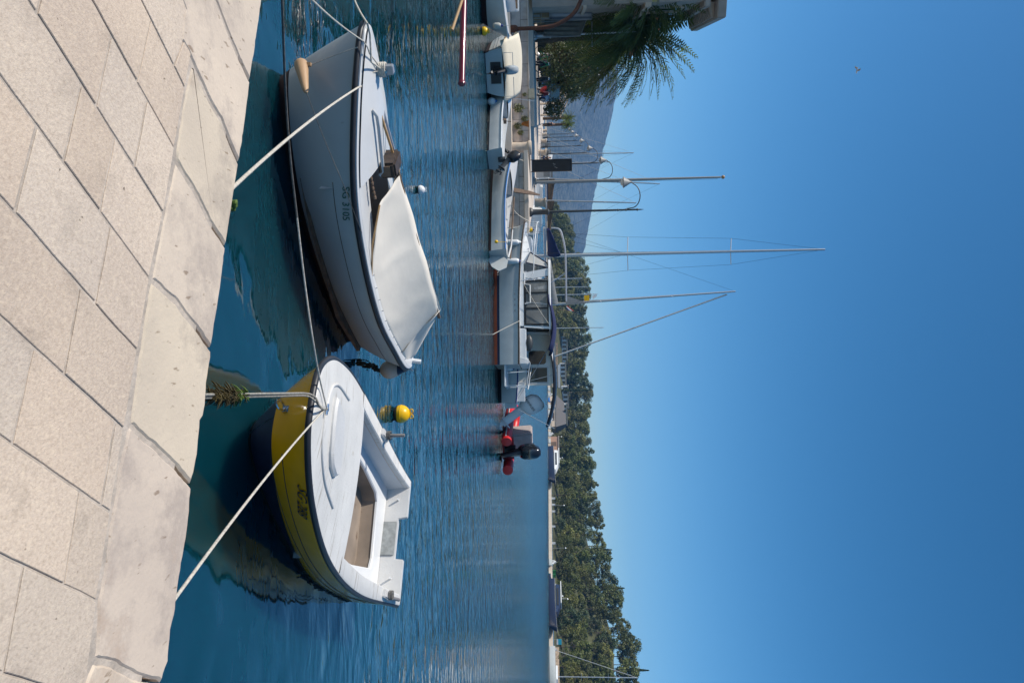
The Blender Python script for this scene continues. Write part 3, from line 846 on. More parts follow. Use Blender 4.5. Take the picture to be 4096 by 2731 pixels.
# double rope with seaweed, runs over the bow rail down to a ring low on the quay wall
br = yw((4.06, 0.11, 0.735)); bs_ = yw((4.13, 0.13, 0.72))
ring = onz(838, 1582, QZ); ring = V((ring.x, ring.y + 0.02, 0.78))
A = br
PT = []
o = rope('mooring_rope', 'double weedy rope running straight from the quay wall ring to the yellow boat bow', sag(ring, onz(1215, 1572, 0.76), 0.01) + spline([onz(1238, 1575, 0.775), onz(1262, 1590, 0.80), onz(1282, 1630, 0.82), cleat], 6), 0.0075, K['rope_grey'])
r2 = MB(); r2.tube(sag(ring + V((.015, 0, -.01)), onz(1215, 1581, 0.755), 0.015) + spline([onz(1236, 1585, 0.77), onz(1258, 1602, 0.80), cleat + V((0, 0, -.01))], 6), 0.0075, 8); r2.build('second_strand', K['rope_grey'], o)
sw = MB(); sg = MB()
FWd = 1
la = ring; lb = onz(1215, 1576, 0.76)
def pxX(p):
    d = p - CAM; return 2048 + FPX * d.dot(AV) / d.dot(FW)
fx = [k / 200 for k in range(201)]
FW0 = min(fx, key=lambda k: abs(pxX(la.lerp(lb, k)) - 862)); FW1 = min(fx, key=lambda k: abs(pxX(la.lerp(lb, k)) - 985))
print('weed', FW0, FW1)
for i in range(420):
    X = rnd.uniform(862, 985)
    t = 0
    # point of the rope seen near this place
    best = min((abs(0), 0),)
    f = rnd.uniform(FW0, FW1); p = la.lerp(lb, f) + V((rnd.gauss(0, .014), rnd.gauss(0, .012), rnd.gauss(-.008, .013)))
    l = rnd.uniform(.02, .065) * 1.0
    d = V((rnd.gauss(0, 1), rnd.gauss(0, .6), rnd.gauss(-.8, .6))).normalized()
    sw_ = sg if (f > lerp(FW0, FW1, .72) and rnd.random() < .8) else sw
    sw_.tube([p, p + d * l * .5 + V((0, 0, -.004)), p + d * l + V((.004, 0, -.012))], [0.005, 0.0045, 0.001], 4)
struct(sw.build('brown_seaweed', K['weed'], o), 'stuff'); struct(sg.build('green_seaweed', K['weed_green'], o), 'stuff')
# dark rope crossing in front of the white boat
pts = []
for (X, Y, y) in [(1115, -140, 3.3), (1128, 0, 3.45), (1141, 350, 3.8), (1160, 620, 4.05), (1184, 836, 4.25), (1219, 1132, 4.5), (1250, 1350, 4.68)]:
    pts.append(ony(X, Y, y))
pts.append(onz(1276, 1500, 0.80)); pts.append(cleat + V((0, 0, .02)))
sp = spline(pts, 8)
o = rope('mooring_rope', 'long dark slack rope sweeping past the white boat to the yellow boat cleat', sp[:34], 0.0068, K['rope_dark'])
r3 = MB(); r3.tube(sp[33:], 0.0066, 8); r3.build('clean_end', K['rope'], o)
o = rope('mooring_rope', 'thin pale rope from off the frame across the white boat stem to its bitt', sag(ony(1190, -60, 3.6), onz(1453, 165, 0.90), 0.03) + [onz(1470, 190, 0.93), onz(1478, 215, 0.93), bitt], 0.0065, K['rope'])
o = rope('mooring_rope', 'twisted pale rope running from off the frame along the white boat bow', sag(ony(1405, -60, 7.5), onz(1470, 96, 0.95), 0.03, 12) + [onz(1480, 139, 0.95), onz(1485, 249, 0.95), bitt], 0.009, K['rope'])
knot(bitt + V((0, 0, -.02)), 0.06, 4, name='bitt_turns', h=.018, parent=WB).matrix_parent_inverse = (Matrix.Translation(V((0.266, 8.649, 0))) @ Matrix.Rotation(-2.439, 4, 'Z')).inverted()
knot(cleat + V((0, 0, -.06)), 0.03, 4, name='cleat_turns', h=.014, parent=YB).matrix_parent_inverse = (Matrix.Translation(V((2.502, 8.576, 0))) @ Matrix.Rotation(-2.098, 4, 'Z')).inverted()
o = rope('safety_line', 'thin grey line looped along the white boat topside from its bow fender', spline([onz(1226, 372, 0.45), onz(1290, 540, 0.52), onz(1340, 660, 0.6), onz(1372, 735, 0.66), ww((2.42, .80, .70))], 8), 0.003, K['rope_dark'])

# bow fender (long drop shape lying against the stem)
def fender_at(name, label, a, b, r0, r1, mat, tip=None):
    a, b = V(a), V(b); ax = (b - a).normalized(); M_ = ax.to_track_quat('Z', 'Y').to_matrix(); l = (b - a).length
    prof = [(0.001, -r0)] + [(r0 * math.cos(t), -r0 * math.sin(t)) for t in (1.2, .8, .4, 0)] + [(lerp(r0, r1, k / 5), l * .85 * k / 5) for k in range(1, 6)] + [(r1 * .8, l * .93), (r1 * .4, l), (0.001, l)]
    mb = MB(); mb.lathe(prof, 20, (0, 0, 0), M_)
    t = thing(name, label, 'fender', a)
    mb.build('fender_body', mat, t)
    return t, ax, l
fa = ony(1205, 262, 5.95); fb = ony(1224, 372, 5.78)
ft, ax, l = fender_at('fender', 'long beige drop-shaped fender hung against the white boat stem', fa, fb, 0.062, 0.028, K['fender_beige'])
eb = MB(); eb.box(V((0.0, -.01, 0.075)), (0.03, 0.03, 0.035)); eb.build('eyelet', K['fender_beige'], ft)
lr = MB(); lr.tube(sag(V((0, 0, .09)), onz(1431, 190, 0.85) - fa, 0.02, 10), 0.005, 6); lr.build('lanyard', K['rope'], ft)
# pear fender at the white boat stern
pc = ony(1557, 1478, 8.62)
t = thing('fender', 'grimy white pear fender with navy cone hung at the white boat stern', 'fender', pc)
mb = MB(); mb.lathe([(0.001, -.115)] + [(0.118 * math.sin(a), -0.118 * math.cos(a)) for a in [k * .2 for k in range(1, 10)]] + [(.098, .075), (.078, .115)], 24); mb.build('fender_body', K['fender_grey'], t)
mb = MB(); mb.lathe([(.079, .115), (.05, .17), (.03, .21), (.024, .235), (.001, .24)], 20); mb.build('fender_cap', K['navy'], t)
mb = MB(); mb.tube([(0, 0, .23), (.02, .02, .30), ww((0.02, 0.02, .66)) - pc], 0.007, 6); mb.build('lanyard', K['rope'], t)
cw = MB(); cw.tube(spline([(0, 0, -.11), (-.05, -.02, -.2), (-.12, -.03, -.28), (-.14, -.02, -pc.z)], 6), 0.007, 6)
cw2 = MB()
for i in range(40):
    f = rnd.random(); p = V((0, 0, -.13)).lerp(V((-.1, -.02, -pc.z + .02)), f); cw2.ball(p + V((rnd.gauss(0, .02), rnd.gauss(0, .02), 0)), rnd.uniform(.01, .03), 6, (1, 1, 1.4))
cw.build('weedy_chain', K['slime'], t); cw2.build('weed_clump', K['slime'], t)
def buoy(label, X, Y, d, mat, band='slime', dark=True):
    c = onz(X, Y, 0); t = thing('mooring_buoy', label, 'buoy', (c.x, c.y, 0)); r = d / 2; h = r * 0.75
    prof = [(0.001, -r + h)] + [(r * math.sin(a), -r * math.cos(a) + h) for a in [k * math.pi / 16 for k in range(1, 8)]]
    prof += [(r, h - .012 * d), (r * 1.03, h - .008 * d), (r * 1.03, h + .02 * d), (r, h + .025 * d)]
    prof += [(r * math.sin(a), -r * math.cos(a) + h) for a in [k * math.pi / 16 for k in range(9, 16)]] + [(0.001, r + h)]
    mb = MB(); mb.lathe(prof, 28); mb.build('float', mat, t)
    sm = MB(); sm.lathe([(r * math.sqrt(max(0, 1 - ((z - h) / r) ** 2)) + .004, z) for z in (-.02, .0, .03 * d / .28, .055 * d / .28)], 28); sm.build('weed_band', K[band], t)
    hd = MB()
    for s in (-1, 1):
        hd.tube([V((s * .3 * r + .22 * r * math.cos(a), 0, h + r * 1.14 + .2 * r * math.sin(a))) for a in [2 * math.pi * k / 14 for k in range(15)]], .07 * r, 6)
    hd.box((0, 0, h + r * 1.0), (r * .7, r * .22, r * .2)); hd.build('lifting_eye', mat, t)
    return t
buoy('yellow ball buoy with two-holed eye floating beside the yellow boat', 1578, 1655, 0.285, K['buoy_yellow'])
buoy('small white float with dark seam on the water beyond the white boat', 1669, 760, 0.17, K['white'])
# ---------------------------------------------------------------- left quay
def block_mat():
    mt = bpy.data.materials.new('block_quay_wall'); T, N, L = nt(mt); b = N['Principled BSDF']; b.inputs['Roughness'].default_value = .9
    tc = N.new('ShaderNodeTexCoord'); sx = N.new('ShaderNodeSeparateXYZ'); cb = N.new('ShaderNodeCombineXYZ')
    L.new(tc.outputs['Object'], sx.inputs[0]); L.new(sx.outputs['X'], cb.inputs[0]); L.new(sx.outputs['Z'], cb.inputs[1])
    br = N.new('ShaderNodeTexBrick'); L.new(cb.outputs[0], br.inputs['Vector'])
    br.inputs['Scale'].default_value = 1; br.inputs['Brick Width'].default_value = 1.25; br.inputs['Row Height'].default_value = .52; br.inputs['Mortar Size'].default_value = .012
    br.inputs['Color1'].default_value = (.52, .43, .365, 1); br.inputs['Color2'].default_value = (.44, .37, .32, 1); br.inputs['Mortar'].default_value = (.13, .11, .095, 1)
    n = N.new('ShaderNodeTexNoise'); n.inputs['Scale'].default_value = 3; n.inputs['Detail'].default_value = 6; L.new(tc.outputs['Object'], n.inputs['Vector'])
    mr = N.new('ShaderNodeMapRange'); mr.inputs['From Min'].default_value = .3; mr.inputs['From Max'].default_value = .7; mr.inputs['To Min'].default_value = .8; mr.inputs['To Max'].default_value = 1.2; L.new(n.outputs['Fac'], mr.inputs['Value'])
    s = N.new('ShaderNodeVectorMath'); s.operation = 'SCALE'; L.new(br.outputs['Color'], s.inputs[0]); L.new(mr.outputs[0], s.inputs['Scale']); L.new(s.outputs[0], b.inputs['Base Color'])
    return mt
K['blocks'] = block_mat()
K['promenade'] = MT('pale_promenade_stone', (0.55, 0.47, 0.39), 0.8, var=0.1, vs=0.8, bump=0.3, bs=10)
K['pale_stone'] = MT('pale_cut_stone', (0.5, 0.41, 0.32), 0.85, var=0.12, vs=4, spots=0.12, sc=(0.3, 0.22, 0.15), ss=4)
K['plant'] = MT('wall_plant_leaves', (0.12, 0.13, 0.035), 0.6, var=0.4, vs=9)
K['facade'] = MT('warm_stone_facade', (0.33, 0.29, 0.25), 0.85, var=0.12, vs=1.5, spots=0.08, sc=(0.2, 0.17, 0.14), ss=3)
K['rooftile'] = MT('orange_roof_tiles', (0.42, 0.16, 0.08), 0.8, var=0.25, vs=9)
K['slatedark'] = MT('grey_stone_roof', (0.12, 0.11, 0.105), 0.9, var=0.2, vs=5)
wq = MB(); wq.prism([(-80, 38.5), (-8.6, 38.5), (-8.6, 42.9), (-9.6, 45.9), (-80, 45.9)], -2, 1.44)
LQ = tag(wq.build('quay_wall', K['blocks']), 'brown block quay wall behind the small boats, plants in its joints', 'wall')
cq = MB(); cq.prism([(-80, 38.42), (-8.5, 38.42), (-8.5, 43.0), (-9.5, 45.95), (-80, 45.95)], 1.445, 1.5); struct(cq.build('quay_edge', K['promenade']))
lg = MB(); lg.prism([(-80, 37.5), (-8.7, 37.5), (-8.7, 38.49), (-80, 38.49)], -2, 0.5); struct(lg.build('quay_ledge', K['promenade']))
rs = MB(); rs.prism([(-80, 39.8), (-12.5, 39.8), (-44, 138), (-80, 138)], 1.0, 1.72); struct(rs.build('promenade', K['promenade']))
KX = [(-5.3 - 5 * k, 33.6 + 14.7 * k) for k in (0, 7.2)]
pr_ = MB(); pr_.prism([(-9.4, 33.6), KX[0], (-8.44, 42.85), (-8.48, 38.4)], 1.30, 1.497); pr_.prism([(-9.53, 45.97), KX[1], (-60, 139.4), (-14.2, 45.97)], 1.30, 1.497); struct(pr_.build('pier', K['promenade']))
pw = MB(); pw.prism([(-9.3, 33.68), (KX[0][0] - .06, 33.68), (-8.5, 42.8), (-8.55, 38.4)], -2, 1.296); pw.prism([(-9.6, 46.0), (KX[1][0] - .06, KX[1][1]), (-60, 139.3), (-14.1, 46.0)], -2, 1.296)
tag(pw.build('pier_wall', K['blocks']), 'shaded grey pier wall beside the white cabin cruiser bow', 'wall')

# wall plants
leafpts = []
def tuft(n, r, seed, mat, name, parent, drop=0.0, leaf=0.11):
    q = random.Random(seed); mb = MB()
    for i in range(n):
        d = V((q.gauss(0, 1), -abs(q.gauss(.3, .5)), q.gauss(.1, 1))).normalized()
        p = d * r * q.random() ** .5 + V((0, 0, -drop * q.random()))
        a = V((q.gauss(0, 1), q.gauss(0, 1), q.gauss(0, 1))).normalized() * leaf; b_ = a.orthogonal().normalized() * leaf * .35
        mb.face(p - a * .5, p + b_, p + a * .5, p - b_)
    return mb.build(name, mat, parent, rec=False)
wp = thing('wall_plant', 'bushy green plant growing from the quay wall below the white rowing boat stern', 'plant', (-13.1, 38.42, .95))
tuft(110, .28, 3, K['plant'], 'leaves', wp, .2)
PL0 = [(2075, 505, 'sprawling green plant low on the quay wall right of the rust stain', 1.0), (2085, 532, 'drooping plant tuft at mid height of the quay wall near the stone capstan', .8), (2100, 380, 'small dry plant tuft high on the quay wall under the beige box', .6),
      (2102, 476, 'low dark green plant at the foot of the rust stain on the wall', .9), (2100, 620, 'small green tuft in a wall joint, first right of the stone capstan', .5), (2100, 661, 'small green tuft in a wall joint under the blackboard', .5), (2100, 711, 'small green tuft in a wall joint, rightmost on the quay wall', .5)]
for X, Y, lb, s in PL0:
    p = ony(X, Y, 38.42); dup(wp, p, 0, lb, sc=(s * .75, 1, s * .75))
rsn = MB(); rsn.face((-12.45, 38.49, 1.44), (-12.05, 38.49, 1.44), (-12.2, 38.49, .95), (-12.35, 38.49, 1.1)); rsn.build('rust_stain', MT('rust_stain', (.4, .14, .03), .9, var=.4, vs=8), LQ)

# stone capstan at the wall, stone bollards, service pedestals
def bollard(name, label, loc, h, r, group=None):
    t = thing(name, label, 'bollard', loc, group=group)
    mb = MB(); mb.lathe([(r * .92, 0), (r * .86, h * .4), (r * .88, h * .7), (r * .95, h * .82)], 20); mb.build('shaft', K['pale_stone'], t)
    mb = MB(); mb.lathe([(r * .96, h * .815), (r * 1.08, h * .85), (r * 1.1, h * .93), (r * 1.0, h), (.01, h * 1.005)], 20); mb.build('cap', K['pale_stone'], t)
    return t
bollard('stone_bollard', 'large stone capstan bollard standing against the quay wall above the black outboard', (-10.75, 38.0, .5), 1.08, .36)
b0 = bollard('stone_bollard', 'pale stone bollard on the pier beside the nearest street lamp', (-9.7, 48, 1.5), .82, .33, 'stone bollards along the pier')
LROW = lambda k: V((-6.6 - 5 * k, 35 + 14.7 * k, 1.5))
for k, lb in ((2.35, 'pale stone bollard on the pier just left of the blackboard'), (4.0, 'distant pale stone bollard among the lamp row, seen past the fifth lamp'), (5.6, 'distant pale stone bollard by the sixth lamp of the row'), (7.0, 'farthest stone bollard at the end of the lamp row')):
    p = LROW(k); dup(b0, p + V((-.9, .4, 0)), 0, lb)
def pedestal(label, loc, group):
    t = thing('service_pedestal', label, 'service pedestal', loc, 0.2, group)
    mb = MB(); mb.bb(-.26, .26, -.16, .16, 0, 1.22); mb.build('cabinet', K['ltgrey'], t, bev=.02)
    mb = MB(); mb.bb(-.29, .29, -.19, .19, 1.22, 1.33); mb.build('lid', K['grey'], t, bev=.02)
    mb = MB(); mb.bb(-.2, .2, -.175, -.155, .6, 1.1); mb.build('socket_panel', K['grey'], t)
    return t
GP = 'service pedestals along the left pier'
d0 = pedestal('pale grey service pedestal between blackboard and flagpole', (-13.4, 55, 1.5), GP)
for k, lb in ((3.0, 'grey service pedestal behind the fourth lamp of the row'), (4.05, 'grey service pedestal behind the fifth lamp of the row'), (6.05, 'distant grey service pedestal behind the seventh lamp of the row')):
    dup(d0, LROW(k) + V((-.4, .6, 0)), .2, lb)

# street lamps
def lamp_parts(t, mat):
    mb = MB(); mb.lathe([(.24, 0), (.24, .08), (.17, .16), (.15, .2), (.14, .85), (.17, .9), (.17, .95), (.08, 1.02)], 14); mb.build('base', mat, t)
    mb = MB(); mb.tube([(0, 0, 1.0), (0, 0, 3.6), (0, 0, 5.45)], [.062, .055, .042], 10)
    for z in (3.3, 4.5, 4.9): mb.lathe([(.05, z - .03), (.075, z), (.05, z + .03)], 10)
    mb.build('pole', mat, t)
    mb = MB(); mb.lathe([(.04, 5.42), (.07, 5.48), (.03, 5.55), (.035, 5.6), (.008, 5.8)], 10); mb.build('finial', mat, t)
    mb = MB(); arc = [(-.05, 0, 4.95), (-.09, 0, 5.15)] + [(-.09 - .62 * (1 - math.cos(a)), 0, 5.18 + .45 * math.sin(a)) for a in [math.pi * k / 12 for k in range(13)]]
    arc += [(-1.5, 0, 5.08)]; arc[-2] = (-1.42, 0, 5.2); mb.tube(arc[:-1], .026, 8); o = mb.build('arm', mat, t)
    mb = MB(); mb.lathe([(.02, 5.22), (.05, 5.2), (.07, 5.12), (.16, 5.0), (.27, 4.82), (.29, 4.79), (.285, 4.78), (.02, 4.8)], 20, (-1.40, 0, 0)); sh = mb.build('lamp_shade', K['grey'], t)
    mb = MB(); mb.ball((-1.40, 0, 4.8), .2, 14, (1, 1, .8)); mb.build('diffuser', K['ltgrey'], sh)
GL = 'street lamps along the left pier'
l0 = thing('street_lamp', 'nearest dark street lamp of the row, beside the white cabin cruiser bow', 'street lamp', LROW(0), 0, GL)
lamp_parts(l0, K['darkgrey'])
LN = ['second street lamp of the row, standing just behind the flagpole', 'third street lamp of the row, rising from behind the blackboard', 'fourth street lamp of the row, left of the blackboard', 'fifth street lamp from the front of the row', 'sixth street lamp from the front of the row', 'seventh street lamp of the row, beside the small fan palms', 'farthest street lamp of the row, partly before the fan palm crown']
for k in range(7): dup(l0, LROW(k + 1), 0, LN[k])
l1 = thing('street_lamp', 'silver grey street lamp in front of the big date palm trunk', 'street lamp', (-19.2, 43, 1.72), 0, GL); lamp_parts(l1, K['alu']); l1.scale = (1.1, 1.1, 1.1)
bb_ = MB(); bb_.tube([(-.75, 0, 3.3), (.75, 0, 3.3)], .03, 6); bb_.build('banner_bar', K['alu'], l1)
dup(l1, (-23.4, 56, 1.72), 0, 'silver grey street lamp half hidden among the date palm fronds')
for i, (X, Y, y) in enumerate([(2345, 240, 70), (2320, 280, 85), (2300, 300, 100)]):
    p = ony(2175, Y + 30, y); dup(l1, (p.x + 1, y, 1.72), 0, ['small white street lamp shade below the left palm fronds, nearest of three', 'small white street lamp below the left palm fronds, middle of three', 'small white street lamp below the left palm fronds, farthest of three'][i])

# flagpole, blackboard, box, railing, davit
fp = thing('flagpole', 'tall bare grey flagpole with ball tip on the pier corner', 'flagpole', (-10.4, 44.8, 1.5))
mb = MB(); mb.tube([(0, 0, 0), (0, 0, 6), (0, 0, 12.1)], [.10, .09, .06], 12); mb.build('pole', K['grey'], fp)
mb = MB(); mb.ball((0, 0, 12.25), .12, 12); mb.build('ball_tip', K['wood_tan'], fp)
mb = MB(); mb.bb(-.3, .3, -.3, .3, 0, .12); mb.build('base', K['grey'], fp, bev=.02)
mb = MB(); mb.tube([(.13, -.05, .5), (.12, -.05, 11.9)], .008, 5); mb.tube([(.1, 0, 5.5), (.16, -.05, 5.5)], .02, 5); mb.build('halyard', K['darkgrey'], fp)
bd = thing('notice_board', 'tall narrow blackboard sign standing on the edge of the quay wall', 'sign', (ony(2130, 664, 38.6).x, 38.62, 1.5))
mb = MB(); mb.bb(-.33, .33, -.02, .02, .08, 2.3); mb.build('panel', K['board'], bd)
mb = MB(); mb.bb(-.35, -.325, -.03, .03, 0, 2.32); mb.bb(.325, .35, -.03, .03, 0, 2.32); mb.bb(-.324, .324, -.03, .03, 2.3, 2.33); mb.build('frame', K['wood_dark'], bd)
mb = MB(); mb.tube([(-.1, -.024, 1.25), (-.05, -.024, 1.4), (.0, -.024, 1.3)], .006, 4); mb.tube([(.1, -.024, 1.35), (.16, -.024, 1.5)], .006, 4); mb.build('chalk_mark', K['ltgrey'], bd)
bx = thing('electrical_box', 'beige metal box fixed on the quay wall top above the plants', 'box', (ony(2130, 377, 38.5).x, 38.46, 1.42))
mb = MB(); mb.bb(-.28, .28, -.06, .06, 0, .36); mb.build('casing', MT('beige_metal', (.33, .3, .22), .6, var=.06), bx, bev=.01)
mb = MB(); mb.bb(-.25, .25, -.068, -.06, .03, .33); mb.build('door', MT('beige_metal_door', (.35, .32, .235), .6, var=.06), bx)
dv = thing('davit', 'rusty curved steel davit on the quay ledge beside the cream covered boat', 'davit', (-17.4, 38.0, .5))
dpts = spline([V((0, 0, 0)), V((0, 0, 1.7)), V((-.15, 0, 2.6)), V((-.7, 0, 3.5)), V((-1.6, 0, 4.0)), V((-2.5, 0, 4.15))], 8)
mb = MB(); mb.tube(dpts, .11, 10); mb.build('arm', K['rust'], dv); mb = MB(); mb.lathe([(.2, 0), (.2, .3), (.13, .4)], 12); mb.build('socket', K['rust'], dv)
gb = thing('mooring_beam', 'brown wooden gangplank leaning up from the blue trimmed boat to the pier', 'gangplank', ony(2048, 760, 31.2))
pA = V((0, 0, 0)); pB = ony(2157, 780, 34.2) - gb.location
mb = MB(); mb.tube([pA, pA.lerp(pB, .55) + V((0, 0, .06)), pB], [.13, .11, .05], 4); mb.build('plank', K['wood'], gb)

# ---------------------------------------------------------------- generic boats
def ghull(L, B, fb, fm, fs, tr=.8, wl_=.8, tw=.9, keel=-.3, full=.6):
    b = [B / 2 * tr, B / 2 * .95, B / 2, B / 2 * .86, B / 2 * full, B / 2 * full * .5, 0]
    bw = [x * wl_ for x in (b[0], B / 2 * .96, B / 2 * .8, B / 2 * .42, B / 2 * .17, 0)]
    sh = lambda t: fm + (fb - fm) * max(0, (t - .3) / .7) ** 2 + (fs - fm) * max(0, (.3 - t) / .3) ** 2
    return Hull(L, [0, .2, .4, .6, .8, .92, 1.0], b, sh, [0, .25, .5, .75, .9, 1.0], bw, 0, tw, TQ, keel)
def gboat(name, label, loc, rz, H, mats, boot=.06, rail=.03, cat='boat', group=None, open_=None, stripe=None, n=28):
    t = thing(name, label, cat, loc, rz, group)
    H.band(boot, ZS, 6, n).build('hull', mats['hull'], t)
    ab = H.band(-.25, boot + .001, 3, n, .004); zt = H.zs(0)
    ab.build('antifouling', mats['anti'], t)
    if stripe:
        H.band(stripe[0], stripe[1], 2, n, .004).build('boot_stripe', stripe[2], t)
    tb = MB(); ys = [(H.p(0, z * zt, 1).y, z * zt) for z in (1, .75, .5, .25, .02)]
    tb.face(*([V((-.001, y, z)) for y, z in ys] + [V((-.001, -y, z)) for y, z in ys[::-1]])); tb.build('transom', mats.get('transom', mats['hull']), t)
    r_ = MB(); r_.tube(H.rail(-.02, 0, .008, 40), rail, 8); r_.build('rub_rail', mats['rail'], t)
    if open_ is None:
        d = MB(); rings = []
        for i in range(n + 1):
            u = i / n; b = H.bb(u); rings.append([V((H.L * TQ(u), b * c, H.zs(u) + .01 + .05 * (1 - c * c))) for c in (-1, -.5, 0, .5, 1)])
        d.loft(rings, False, False); d.build('deck', mats['deck'], t)
    else:
        xf, fz = open_      # where the foredeck starts, floor height
        d = MB(); rings = []; uc_ = 1 - math.sqrt(1 - xf / H.L)
        for i in range(13):
            u = lerp(uc_, 1, i / 12); b = H.bb(u); rings.append([V((H.L * TQ(u), b * c, H.zs(u) + .01 + .05 * (1 - c * c))) for c in (-1, -.5, 0, .5, 1)])
        d.loft(rings, False, False); d.build('foredeck', mats['deck'], t)
        w_ = MB(); g = MB()
        for sd in (1, -1):
            r1_ = []; r2_ = []
            for i in range(17):
                u = uc_ * i / 16; x = H.L * TQ(u); b = H.bb(u); z = H.zs(u)
                r1_.append([V((x, sd * b, z + .01)), V((x, sd * (b - .1), z + .015))])
                r2_.append([V((x, sd * (b - .1), z + .015)), V((x, sd * (b - .16), lerp(z, fz, .6))), V((x, sd * max(.05, b - .3), fz))])
            g.loft(r1_, False, False); w_.loft(r2_, False, False)
        w_.face(V((.04, H.bb(0) - .1, H.zs(0))), V((.04, -H.bb(0) + .1, H.zs(0))), V((.04, -H.bb(0) + .3, fz)), V((.04, H.bb(0) - .3, fz)))
        g.bb(0, .06, -H.bb(0) + .02, H.bb(0) - .02, H.zs(0) - .03, H.zs(0) + .016)
        w_.face(*[V((xf, sd * y, z)) for sd, y, z in ((1, H.bb(uc_) - .1, H.zs(uc_)), (-1, H.bb(uc_) - .1, H.zs(uc_)), (-1, H.bb(uc_) - .3, fz), (1, H.bb(uc_) - .3, fz))])
        g.build('gunwale', mats['deck'], t); w_.build('cockpit_liner', mats.get('inner', mats['deck']), t)
        f = MB(); f.face(*[V((H.L * TQ(uc_ * i / 8), H.bb(uc_ * i / 8) - .28, fz)) for i in range(9)] + [V((H.L * TQ(uc_ * i / 8), -H.bb(uc_ * i / 8) + .28, fz)) for i in range(8, -1, -1)])
        f.build('floor', mats.get('floor', mats['deck']), t)
        for k in (.3, .65):
            u = uc_ * k; s = MB(); x = H.L * TQ(u); b = H.bb(u) - .12; s.bb(x - .13, x + .13, -b, b, H.zs(u) - .2, H.zs(u) - .165); s.build('thwart', mats.get('thwart', mats['deck']), t)
    return t
def outboard(label, root_loc, rz, mats, tilt=0.0, s=1.0, name='outboard_motor', parent=None, txt=None, cover=None):
    """motor built with the transom clamp at the origin, x towards the bow"""
    t = bpy.data.objects.new(name, None); COL.objects.link(t); t.location = root_loc
    if parent: t.parent = parent
    t.rotation_euler = (0, 0, rz); t.scale = (s, s, s)
    ax = Matrix.Rotation(tilt, 4, 'Y')
    c = MB(); rings = []
    for z, rx, ry, ox in ((.10, .16, .13, -.22), (.16, .22, .17, -.23), (.34, .26, .185, -.25), (.5, .25, .175, -.27), (.6, .19, .14, -.29), (.64, .1, .07, -.30)):
        rings.append([V((ox + rx * abs(math.cos(a)) ** .8 * (1 if math.cos(a) > 0 else -1), ry * abs(math.sin(a)) ** .8 * (1 if math.sin(a) > 0 else -1), z)) for a in [2 * math.pi * k / 16 for k in range(16)]])
    c.loft(rings).xform(ax); co = c.build('cowl', mats[0], t, ang=50)
    l = MB(); l.loft([[V((ox + rx * x, ry * y, z)) for x, y in ((1, .5), (.5, 1), (-.6, .8), (-1, 0), (-.6, -.8), (.5, -1), (1, -.5))] for z, rx, ry, ox in ((.11, .13, .1, -.2), (-.1, .11, .07, -.2), (-.45, .1, .04, -.21), (-.55, .1, .035, -.21))]).xform(ax); l.build('leg', mats[1], t)
    p = MB(); p.box((-.24, 0, -.46), (.34, .16, .02)); p.ball((-.22, 0, -.66), .055, 10, (2.6, 1, 1)); p.box((-.2, 0, -.78), (.14, .015, .2)); p.bb(-.26, -.14, -.03, .03, -.66, -.52); p.xform(ax); p.build('gearcase', mats[1], t, bev=.006)
    q = MB()
    for k in range(3):
        a = k * 2.094; M_ = Matrix.Rotation(a, 4, 'X')
        q.add([M_ @ V(v) + V((-.37, 0, -.66)) for v in ((0, -.02, .02), (.03, -.06, .11), (.02, .02, .14), (-.03, .06, .1))], [(0, 1, 2, 3)])
    q.tube([(-.35, 0, -.66), (-.42, 0, -.66)], .025, 8); q.xform(ax); q.build('propeller', mats[2], t)
    b = MB(); b.bb(-.09, .05, -.11, .11, -.25, .05); b.build('clamp_bracket', mats[1], t, bev=.01)
    if txt:
        text_on(txt[0], txt[1], lambda a, b: ax @ V((-.06 - a, .187, .30 + b)), txt[2], t, 'cowl_lettering', w=.36)
    return t

# maroon spar and its boat, mostly out of frame on the left
HS = ghull(6.0, 2.1, 1.15, .8, .85, tr=.6)
sp_tip = ony(1847, 340, 10.2); hb_ = V((-9.2, 10.35, 0))
sb = gboat('sailing_boat', 'traditional boat off the left frame, only its maroon bowsprit and oar showing', (hb_.x - 5.0, hb_.y - .4, 0), .08, HS, dict(hull=K['white_hull'], anti=K['antifoul'], rail=K['maroon'], deck=K['wood_tan']))
SBM = (Matrix.Translation(V((hb_.x - 5.0, hb_.y - .4, 0))) @ Matrix.Rotation(.08, 4, 'Z')).inverted()
a = ony(1856, -60, 10.6); dirn = (sp_tip - a).normalized()
mb = MB(); mb.tube([SBM @ (a - dirn * 3.6), SBM @ a, SBM @ sp_tip], [.06, .05, .046], 12); mb.lathe([(.05, 0), (.056, .02), (.056, .05), (.04, .06)], 12, SBM @ (sp_tip - dirn * .06), (SBM.to_3x3() @ dirn).to_track_quat('Z', 'Y').to_matrix()); mb.build('bowsprit', K['maroon'], sb)
mb = MB(); e0 = ony(1808, 122, 10.0); e1 = ony(1846, 8, 10.3); mb.tube([SBM @ e0, SBM @ e1, SBM @ (e1 + (e1 - e0) * 2)], .022, 8); mb.build('oar', K['wood_tan'], sb)

